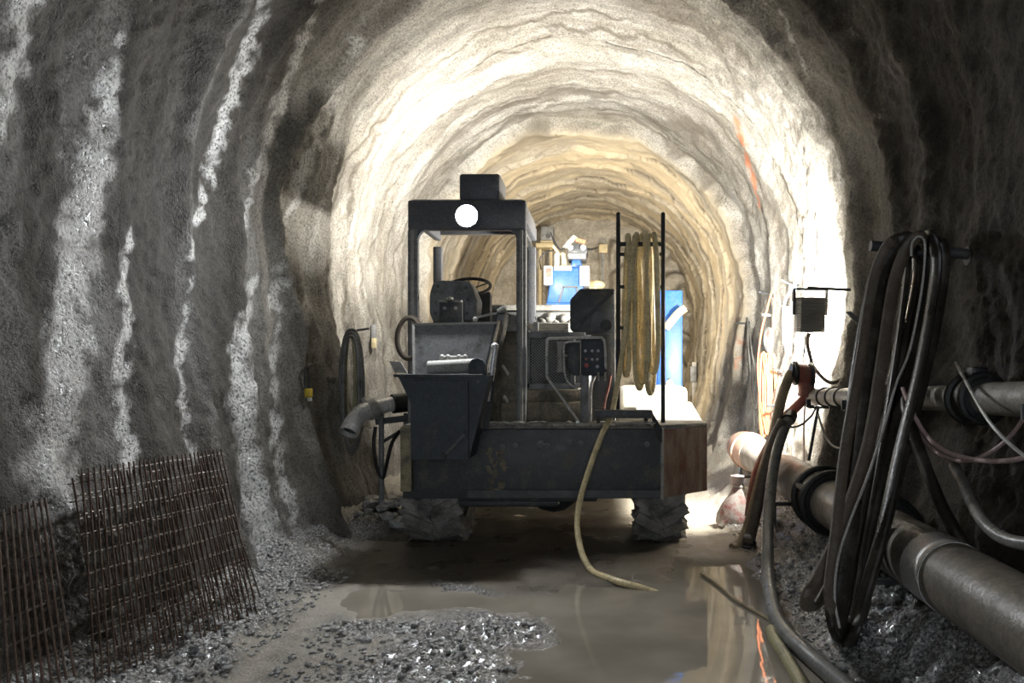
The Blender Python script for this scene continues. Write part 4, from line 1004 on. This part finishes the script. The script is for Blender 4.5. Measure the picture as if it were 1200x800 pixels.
m = MB(); m.ring(P(898, 369, yk - .02), (.1, 0, 1), .045, .014, 16); m.build('white_tie', 'whitec', oc)
# loop of grey cable and old canister
m = MB(); pk = [W(x, y, .13) for x, y in ((876, 372), (877, 400), (879, 430), (880, 455), (884, 478), (888, 470), (886, 440), (881, 410), (878, 380))]
m.tube(smooth(pk, 6), .012, 6); m.tube(smooth([W(884, 478, .13), W(884, 492, .13), W(885, 503, .13)]), .010, 6)
tag(m.build('cable_loop', 'greyhose'), 'thin grey cable loop hanging on the wall left of the orange coil', 'cable')
p = W(901, 398, .13); m = MB(); m.ball((p.x, p.y, p.z), .10, (.72, .5, 1.7), 3, 0); bn = tag(m.build('buoy_lamp', 'greyp'), 'grey oval lamp body on the wall above the orange cable coil', 'lamp body')
m = MB(); m.cyl((p.x, p.y - .04, p.z + .07), (p.x, p.y - .065, p.z + .07), .045, 16); m.build('round_cap', 'redh', bn)
m = MB(); m.bar((p.x + .02, p.y + .03, p.z), (W(901, 398, .02).x, p.y + .03, p.z), .04, .03); m.build('wall_mount', 'iron', bn)

# hoses dropping to the water left of the dark bundle
def hose(name, pts, r, mat, label, k=8, n=12, end=None):
    m = MB(); m.tube(smooth(pts, k), r, n)
    o = tag(m.build(name, mat), label, 'hose')
    return o
h1 = hose('brown_hose', [P(928, 437, 7.42), P(923, 446, 7.4), P(915, 470, 7.38), P(906, 510, 7.34), P(893, 555, 7.3), P(882, 598, 7.22), P(873, 628, 7.1), P(864, 641, 7.0), P(858, 643, 6.97)], .048, 'tanhose', 'tan brown hose from the dark red coupling down to the wet sand')
h2 = hose('red_hose', [P(944, 466, 7.48), P(932, 478, 7.5), P(918, 492, 7.52), P(905, 515, 7.55), P(890, 545, 7.55), P(882, 575, 7.5), P(878, 605, 7.45)], .045, 'redh', 'faded red hose hanging behind the tan hoses')
h3 = hose('tan_hose', [P(918, 493, 7.25), P(908, 513, 7.22), P(897, 550, 7.18), P(888, 590, 7.12), P(881, 620, 7.06), P(877, 638, 7.0)], .052, 'brownhose', 'brown hose ending in a dark fitting above the water edge')
m = MB(); m.cyl(P(878, 634, 7.03), P(876, 648, 6.98), .062, 16); m.ball(P(875.5, 653, 6.97), .062, (1, 1, 1.25)); m.ring(P(877, 640, 7.0), (0, 0, 1), .062, .014, 16); m.build('end_fitting', 'rubber', h3)
m = MB(); m.ball(P(876, 628, 6.94), .022, (1.4, 1, .8)); m.bar(P(873, 626, 6.94), P(880, 630, 6.94), .012, .012); m.build('white_clip', 'whitec', h3)
pts = [P(926, 488, 7.35), P(918, 505, 7.2), P(909, 535, 7.05), P(903, 575, 6.8), P(900, 615, 6.45), P(899.5, 645, 6.15), P(900, 672, 5.9)]
def G(px, py, r, x=None):                                       # point resting on the ground at a pixel
    Y = CAMZ * F / (py - VY)
    for _ in range(25):
        h = max(0, floor_h(X(px, Y), Y)); Y = (CAMZ - h - r) * F / (py - VY)
    return Vector((X(px, Y), Y, h + r))
pts += [G(x, y, .055) for x, y in ((904, 703), (911, 727), (924, 746), (945, 765), (968, 785), (1000, 812), (1030, 840))]
h4 = hose('dark_hose', pts, .047, 'greyhose', 'thick dark grey hose bending at the puddle edge and running toward the camera', 6)
m = MB(); m.cyl(P(927, 486, 7.36), P(924, 492, 7.3), .06, 16); m.build('end_cuff', 'rubber', h4)
pts = [G(x, y, .035) for x, y in ((904, 738), (907, 748), (916, 762), (928, 782), (940, 803), (953, 830))]
hose('yellow_grey_hose', pts, .034, 'gyhose', 'dirty yellow hose lying in the puddle left of the dark hose', 6)
pts = [G(x, y, .012) for x, y in ((822, 672), (842, 686), (858, 700), (876, 711), (892, 720), (903, 728), (908, 742), (914, 752))]
hose('thin_rope', pts, .011, 'tanhose', 'thin muddy rope lying across the puddle', 6, 6)
pts = [P(950, 412, 7.7), P(948, 440, 7.65), P(943, 480, 7.6), P(942, 520, 7.55), P(944, 560, 7.0), P(955, 572, 6.75), P(968, 567, 6.6), P(978, 556, 6.55)]
hose('thin_red_cable', pts, .009, 'pinkc', 'thin pink cable hanging in front of the thin pipe end over the thick pipe', 8, 6)
pts = [P(917, 478, 7.4), P(917, 492, 7.3), P(926, 500, 7.3), P(938, 498, 7.4), P(950, 488, 7.5), P(956, 478, 7.6)]
hose('black_cable', pts, .010, 'rubber', 'short black cable looped under the thin pipe end', 8, 6)
# white cable by the bundle
hose('white_cable', [W(x, y, .14) for x, y in ((955, 470), (960, 490), (968, 512), (978, 523), (990, 524), (1004, 515))], .010, 'whitec', 'thin white cable sagging below the thin pipe behind the bundle', 6, 6)

# sack by the wall
p = P(858, 618, 7.95); fz = floor_h(p.x, p.y)
m = MB(); prof = [(0, 0), (.14, .0), (.17, .03), (.15, .12), (.11, .24), (.065, .34), (.035, .40), (.05, .44), (.07, .50), (.03, .51), (0, .5)]
m.lathe(prof, (p.x, p.y, fz), 'z', 18)
for v in m.bm.verts:
    k = v.co.z - fz; n = 1 + .16 * math.sin(v.co.x * 37 + v.co.y * 23 + k * 9); v.co.x = p.x + (v.co.x - p.x) * n + k * .12; v.co.y = p.y + (v.co.y - p.y) * n
sk = tag(m.build('tied_sack', 'sack', angle=60), 'small red and white tied sack at the foot of the right wall', 'sack')
m = MB(); m.ring((p.x + .05, p.y, fz + .40), (.15, 0, 1), .042, .012, 14); m.build('tie', 'whitec', sk)

# ------------------------------------------------------------------ hanging hose bundle
YB = 5.1
xw = wall_at(YB, 2.28, 1)
m = MB(); m.cyl(P(1020, 288, YB), (xw - .01, YB, Z(298, YB)), .034, 14); hb = m.build('hanger_bar', 'iron')
tag(hb, 'steel bar sticking out of the right wall and carrying the hose bundle', 'bar')
m = MB(); m.cyl((xw - .03, YB, Z(300, YB)), (xw - .008, YB, Z(300, YB)), .06, 16); m.build('wall_plate', 'iron', hb)
def bundle(name, front, back, dy, r, mat, label, flat=.55):
    lean = lambda y: .0017 * max(0, y - 330)
    pts = [P(x, y, YB - .05 - dy - lean(y)) for x, y in front] + [P(x, y, YB + .06 + dy * .5 - lean(y)) for x, y in back]
    n = len(front); 
    for i in range(len(pts)):
        t = (pts[i].z); f = 1 if i < n else -1
    m = MB(); m.tube(smooth(pts, 6, True), r * 1.1, 12, True, flat)
    return tag(m.build(name, mat), label, 'hose', 'hoses hanging from the wall bar')
bundle('hanging_hose', [(1058, 281), (1044, 289), (1026, 325), (1008, 420), (996, 520), (984, 620), (976, 695), (980, 735)], [(990, 744), (1001, 712), (1012, 640), (1030, 540), (1048, 430), (1060, 340), (1064, 292)], .05, .042, 'darkhose', 'dark hose whose loop forms the left edge of the bundle near its top')
bundle('hanging_hose', [(1080, 278), (1062, 292), (1046, 340), (1034, 420), (1018, 520), (988, 615), (960, 675), (946, 700)], [(949, 711), (962, 702), (984, 645), (1008, 565), (1040, 460), (1066, 370), (1082, 305)], .20, .038, 'brownhose', 'brown hose whose separate loop hangs lowest on the left')
bundle('hanging_hose', [(1066, 280), (1048, 292), (1032, 330), (1020, 420), (1010, 520), (998, 620), (986, 700), (986, 730)], [(992, 738), (1004, 700), (1024, 600), (1048, 490), (1070, 390), (1074, 310)], .15, .042, 'darkhose', 'dark hose in the middle of the bundle')
bundle('hanging_hose', [(1090, 278), (1097, 300), (1094, 340), (1078, 430), (1056, 520), (1034, 620), (1010, 705), (1000, 742)], [(992, 745), (996, 700), (1006, 620), (1030, 520), (1056, 420), (1074, 330), (1078, 290)], .10, .044, 'darkhose', 'dark hose forming the right edge of the bundle')
bundle('hanging_hose', [(1048, 283), (1036, 294), (1022, 335), (1007, 430), (990, 530), (980, 620), (972, 690), (976, 716)], [(984, 722), (994, 690), (1004, 620), (1016, 530), (1030, 430), (1046, 340), (1054, 292)], .25, .030, 'brownhose', 'thinner brown hose hanging in front of the bundle')
bundle('hanging_hose', [(1102, 283), (1107, 310), (1096, 380), (1080, 450), (1056, 540), (1030, 640), (1016, 690), (1008, 722)], [(1002, 726), (1008, 690), (1020, 620), (1044, 520), (1070, 430), (1086, 340), (1090, 292)], .0, .036, 'darkhose', 'dark hose at the back of the bundle closest to the wall')
hose('glint_strand', [P(x, y, YB - .33 - .0017 * max(0, y - 330)) for x, y in ((1068, 300), (1069, 284), (1077, 277), (1084, 288), (1080, 340), (1066, 410), (1050, 450), (1036, 500), (1016, 560), (996, 610), (982, 655), (978, 700), (984, 736))], .007, 'whitec', 'thin pale strand for the glint down the front of the dark hose bundle', 6, 6)  # pale strand added for the glint running along the dark hoses
hose('pink_cable', [P(1058, 455, 4.9), P(1066, 475, 4.7), P(1082, 505, 4.6), P(1105, 527, 4.4), P(1140, 538, 4.2), P(1175, 540, 4.0), P(1205, 534, 3.9), P(1250, 510, 3.7)], .013, 'pinkc', 'pale pink cable sagging widest below the thin pipe right of the bundle', 8, 8)
hose('pink_cable', [P(1062, 470, 4.9), P(1072, 500, 4.75), P(1095, 528, 4.6), P(1125, 540, 4.4), P(1152, 534, 4.2), P(1180, 515, 4.1), P(1203, 485, 4.0), P(1230, 440, 3.9)], .011, 'pinkc', 'pale pink cable rising steeply toward the thin pipe at the right edge', 8, 8)
hose('pale_wire', [P(1120, 425, 4.6), P(1140, 462, 4.05), P(1158, 492, 3.8), P(1180, 517, 3.65), P(1206, 538, 3.55), P(1240, 560, 3.4)], .009, 'whitec', 'pale wire slanting down across the black coupling of the thin pipe', 8, 6)
hose('grey_pipe_bend', [P(1118, 545, 4.5), P(1130, 570, 4.25), P(1142, 595, 4.0), P(1155, 614, 3.8), P(1172, 628, 3.65), P(1195, 636, 3.5), P(1240, 640, 3.3)], .030, 'greyhose', 'grey hose bending toward the right edge above the thick pipe', 8, 12)
hose('slack_hose', [P(1078, 430, 5.0), P(1062, 465, 4.9), P(1068, 500, 4.75), P(1084, 545, 4.6), P(1102, 590, 4.45), P(1118, 620, 4.35), P(1130, 640, 4.3)], .036, 'darkhose', 'dark hose slanting from behind the bundle down behind the thick pipe', 8, 12)
hose('black_cable', [P(1030, 530, 5.2), P(1045, 542, 5.2), P(1058, 538, 5.2), P(1068, 528, 5.2)], .012, 'rubber', 'short black cord sagging behind the bundle above the thick pipe', 8, 6)

# ------------------------------------------------------------------ left wall: pipe spout, coil, connector, rebar panels
SPO = thing('drain_pipe', (-2.05, 7.8, 0), 'bare steel pipe with a bent spout on a stand left of the vehicle', 'pipe')
m = MB(); m.tube([P(488, 470, 8.0), P(472, 470, 7.95), P(436, 479, 7.75)], .072, 24); m.build('straight_pipe', 'steel', SPO)
e = smooth([P(436, 479, 7.75), P(424, 484, 7.66), P(416, 492, 7.60), P(411, 502, 7.54)], 6)
m = MB(); m.tube(e, .086, 24); el = m.build('spout', 'steel', SPO)
dv = (e[-1] - e[-2]).normalized()
m = MB(); m.sleeve(e[-1] - dv * .01, e[-1] + dv * .05, .09, .076, 24); m.build('spout_rim', 'steel', el)
m = MB(); m.cyl(e[-1] + dv * .002, e[-1] + dv * .006, .077, 24); m.build('dark_mouth', 'rubber', el)
m = MB(); m.sleeve(P(440, 478, 7.77), P(431, 481, 7.72), .10, .07, 24); m.bar(P(428, 472, 7.7), P(425, 466, 7.7), .03, .03); m.build('clamp', 'lightp', SPO)
m = MB(); m.sleeve(P(484, 470, 7.99), P(460, 473, 7.88), .095, .07, 24); m.build('rubber_sleeve', 'rubber', SPO)
for px, yy in ((447, 7.85), (476, 8.0)):
    m = MB(); m.cyl((X(px, yy), yy, floor_h(X(px, yy), yy)), (X(px, yy), yy, Z(478, yy) - .05), .026, 10); m.build('stand_post', 'greyp', SPO)
m = MB(); m.bar(P(440, 494, 7.86), P(484, 489, 8.0), .05, .06); m.bar(P(444, 520, 7.86), P(478, 500, 8.0), .03, .03); m.build('stand_brace', 'iron', SPO)
m = MB(); m.tube(smooth([P(440, 500, 7.82), P(438, 520, 7.8), P(441, 545, 7.82), P(448, 560, 7.84), P(452, 548, 7.84), P(459, 520, 7.88), P(468, 505, 7.95)], 8), .018, 8); tag(m.build('black_hose', 'rubber'), 'black hose looped on the stand below the steel spout', 'hose')

def coil(name, cx, cy, hw, hh, n, mat, r, label, off=.06):
    m = MB(); y = W(cx, cy + hh * .9, .10).y
    for k in range(n):
        pts = []
        for t in np.linspace(0, 2 * math.pi, 26, endpoint=False):
            px = cx + (hw - 2.4 * k) * math.copysign(abs(math.sin(t)) ** .8, math.sin(t)) + k * .8; py = cy - (hh - 4 * (k % 3)) * math.cos(t)
            q = P(px, py, y); w = wall_at(y, q.z, -1); q.x = max(q.x, w + .05); q.y -= .03 * k + (q.x - P(cx, py, y).x) * .25
            pts.append(q)
        m.tube(smooth(pts, 3, True), r, 8, True)
    return tag(m.build(name, mat), label, 'cable')
cy_ = W(412, 455, .10).y
coil('cable_coil', 412, 458, 15, 72, 3, 'greyhose', .017, 'long grey cable coil hanging on the left wall behind the spout')
coil('yellow_cable', 411, 440, 8, 50, 2, 'gyhose', .014, 'yellowish cable loop inside the grey coil on the left wall')
p = W(411, 388, .005); m = MB(); m.cyl(p, p + Vector((.2, 0, .03)), .014, 8); m.ball(p + Vector((.2, 0, .03)), .016); tag(m.build('wall_pin', 'iron'), 'steel pin in the left wall carrying the grey cable coil', 'steel pin')
p = W(361, 450, .05)
CN = thing('cable_plug', (p.x, p.y, Z(466, p.y)), 'black cable with a yellow plug hanging on the left wall', 'plug')
m = MB(); m.tube(smooth([W(368, 428, .03), W(362, 428, .04), W(358, 434, .05), W(357, 448, .05), W(359, 456, .05)], 6), .010, 8); m.tube(smooth([W(361, 430, .045), W(362, 442, .05), W(362, 455, .05)], 6), .010, 8); m.build('cable', 'rubber', CN)
m = MB(); q = W(361, 459, .055); m.box(q.x - .025, q.x + .035, q.y - .03, q.y + .03, q.z - .05, q.z + .03, .012); m.build('plug_body', 'yellow', CN)
m = MB(); m.cyl(q + Vector((.012, 0, -.05)), q + Vector((.016, 0, -.085)), .022, 12); m.build('plug_tip', 'whitep', CN)
p = W(438, 391, .03)
m = MB(); m.pbox(434.5, 380, 440, 398, p.y - .04, p.y, .01); tb = tag(m.build('terminal_box', 'greyp'), 'small grey terminal box on the left wall beside the cab', 'box')
m = MB(); m.pbox(435, 396, 440.5, 408, p.y - .05, p.y + .0, .01); m.build('cream_cap', 'cream', tb)

def panel(c, nv, nh, r, label, slats=(0, 1), ov=.03, jit=.004):
    """welded mesh: c = bottom far, bottom near, top near, top far corners"""
    bf, bn, tn, tf = map(Vector, c); m = MB(); m2 = MB(); rg = random.Random(int(nv * 7 + nh))
    nrm = (bn - bf).cross(tf - bf).normalized() * r * 1.9
    def at(u, v): return bf.lerp(bn, u).lerp(tf.lerp(tn, u), v)
    for i in range(nv):
        u = i / (nv - 1); j = rg.uniform(-jit, jit)
        m.tube([at(u + j, -ov), at(u + j * .3, .33), at(u - j * .3, .66), at(u - j, 1 + ov)], r, 6)
    for i in range(nh):
        v = i / (nh - 1); pts = [at(-.02, v) + nrm] + [at(u, v + rg.uniform(-jit, jit)) + nrm for u in np.linspace(.1, .9, 6)] + [at(1.02, v) + nrm]
        m2.tube(pts, r, 6)
    t = thing('rebar_mesh', ((bf + bn) / 2)[:], label, 'rebar mesh', 'rebar mesh panels leaning on the left wall')
    m.build('upright_bars', 'rebar', t); m2.build('cross_bars', 'barpale', t)
    return t
def GL(px, py, x):                                              # point with a given x seen at a pixel
    Y = x * F / (px - VX); return Vector((x, Y, Z(py, Y)))
panel((GL(300, 716, -2.13), GL(112, 792, -2.36), GL(96, 556, -2.52), GL(260, 531, -2.46)), 30, 11, .0045, 'rusty rebar mesh panel on top, its far end standing clear by the gravel')
panel((GL(306, 702, -2.19), GL(120, 775, -2.42), GL(86, 566, -2.56), GL(252, 541, -2.50)), 26, 11, .0045, 'rusty rebar mesh panel leaning just behind the top one')
panel((GL(86, 786, -2.31), GL(-150, 900, -2.38), GL(-120, 640, -2.5), GL(54, 588, -2.47)), 22, 8, .0055, 'nearest rebar mesh panel with pale horizontal bars at the left edge')

# ------------------------------------------------------------------ light, camera, world
def area(name, loc, direction, sx, sy, power, col, spread=180):
    l = bpy.data.lights.new(name, 'AREA'); l.shape = 'RECTANGLE'; l.size = sx; l.size_y = sy; l.energy = power; l.color = col; l.spread = math.radians(spread)
    o = bpy.data.objects.new(name, l); C.objects.link(o); o.location = loc
    o.rotation_euler = Vector(direction).to_track_quat('-Z', 'Y').to_euler()
    return o
area('floodlight_beam', lc + fd * .06, fd, .26, .30, 950, (1, .96, .87))
# unseen lamp added behind the cab roof to brighten left wall and crown
rl = Vector((-1.25, 8.5, 3.21))
m = MB(); m.box(rl.x - .11, rl.x + .11, rl.y - .04, rl.y + .05, rl.z - .07, rl.z + .07, .012); rlo = m.build('added_rear_lamp', 'iron', V)
m = MB(); m.box(rl.x - .095, rl.x + .095, rl.y + .05, rl.y + .056, rl.z - .055, rl.z + .055); m.build('lens', 'lamp_lens', rlo)  # lens of the added lamp
area('added_rear_beam', rl + Vector((0, .07, 0)), (-.05, 1, .25), .18, .10, 270, (1, .96, .87))
# warm lamp of the rig, deeper in the tunnel
WLp = Vector((.25, 13.3, 1.9))
WK = thing('work_light', (WLp.x, WLp.y, 0), 'warm work light on a stand behind the blue cabinet', 'lamp')
m = MB(); m.cyl((WLp.x, WLp.y, 0.01), (WLp.x, WLp.y, 1.75), .02, 8); m.bar((WLp.x - .25, WLp.y, .02), (WLp.x + .25, WLp.y, .02), .04, .03); m.bar((WLp.x, WLp.y - .25, .02), (WLp.x, WLp.y + .25, .02), .04, .03); m.build('stand', 'iron', WK)
m = MB(); m.box(WLp.x - .15, WLp.x + .15, WLp.y - .08, WLp.y - .01, 1.75, 2.05, .012); m.build('housing', 'iron', WK)
m = MB(); m.box(WLp.x - .13, WLp.x + .13, WLp.y - .01, WLp.y + .0, 1.77, 2.03); m.build('lens', 'warm_lens', WK)
area('work_light_beam', WLp + Vector((0, .03, 0)), (0, .8, .6), .24, .24, 330, (1, .86, .63))
# vehicle headlight
sp = bpy.data.lights.new('headlight_beam', 'SPOT'); sp.energy = 430; sp.color = (.93, .97, 1); sp.spot_size = math.radians(165); sp.spot_blend = .8; sp.shadow_soft_size = .07
so = bpy.data.objects.new('headlight_beam', sp); C.objects.link(so); so.location = hc + Vector((0, -.05, 0)); so.rotation_euler = Vector((-.25, -1, -.3)).to_track_quat('-Z', 'Y').to_euler()

wd = bpy.data.worlds.new('open_end_fill'); bpy.context.scene.world = wd; wd.use_nodes = True
bg = wd.node_tree.nodes['Background']; bg.inputs['Color'].default_value = (.85, .92, 1, 1); bg.inputs['Strength'].default_value = 1.9  # added fill light entering by the open end behind the camera

cam = bpy.data.cameras.new('camera'); co = bpy.data.objects.new('camera', cam); C.objects.link(co)
co.location = (0, 0, CAMZ); co.rotation_euler = (math.radians(90), 0, 0)
cam.sensor_width = 36; cam.lens = F / 1200 * 36; cam.clip_start = .05
cam.shift_x = -(VX - 600) / 1200; cam.shift_y = (VY - 400) / 1200
sc = bpy.context.scene; sc.camera = co
sc.view_settings.view_transform = 'Standard'; sc.view_settings.look = 'None'; sc.view_settings.gamma = 1; sc.view_settings.exposure = 0
sc.view_settings.use_curve_mapping = False
sc.cycles.max_bounces = 8; sc.cycles.diffuse_bounces = 5
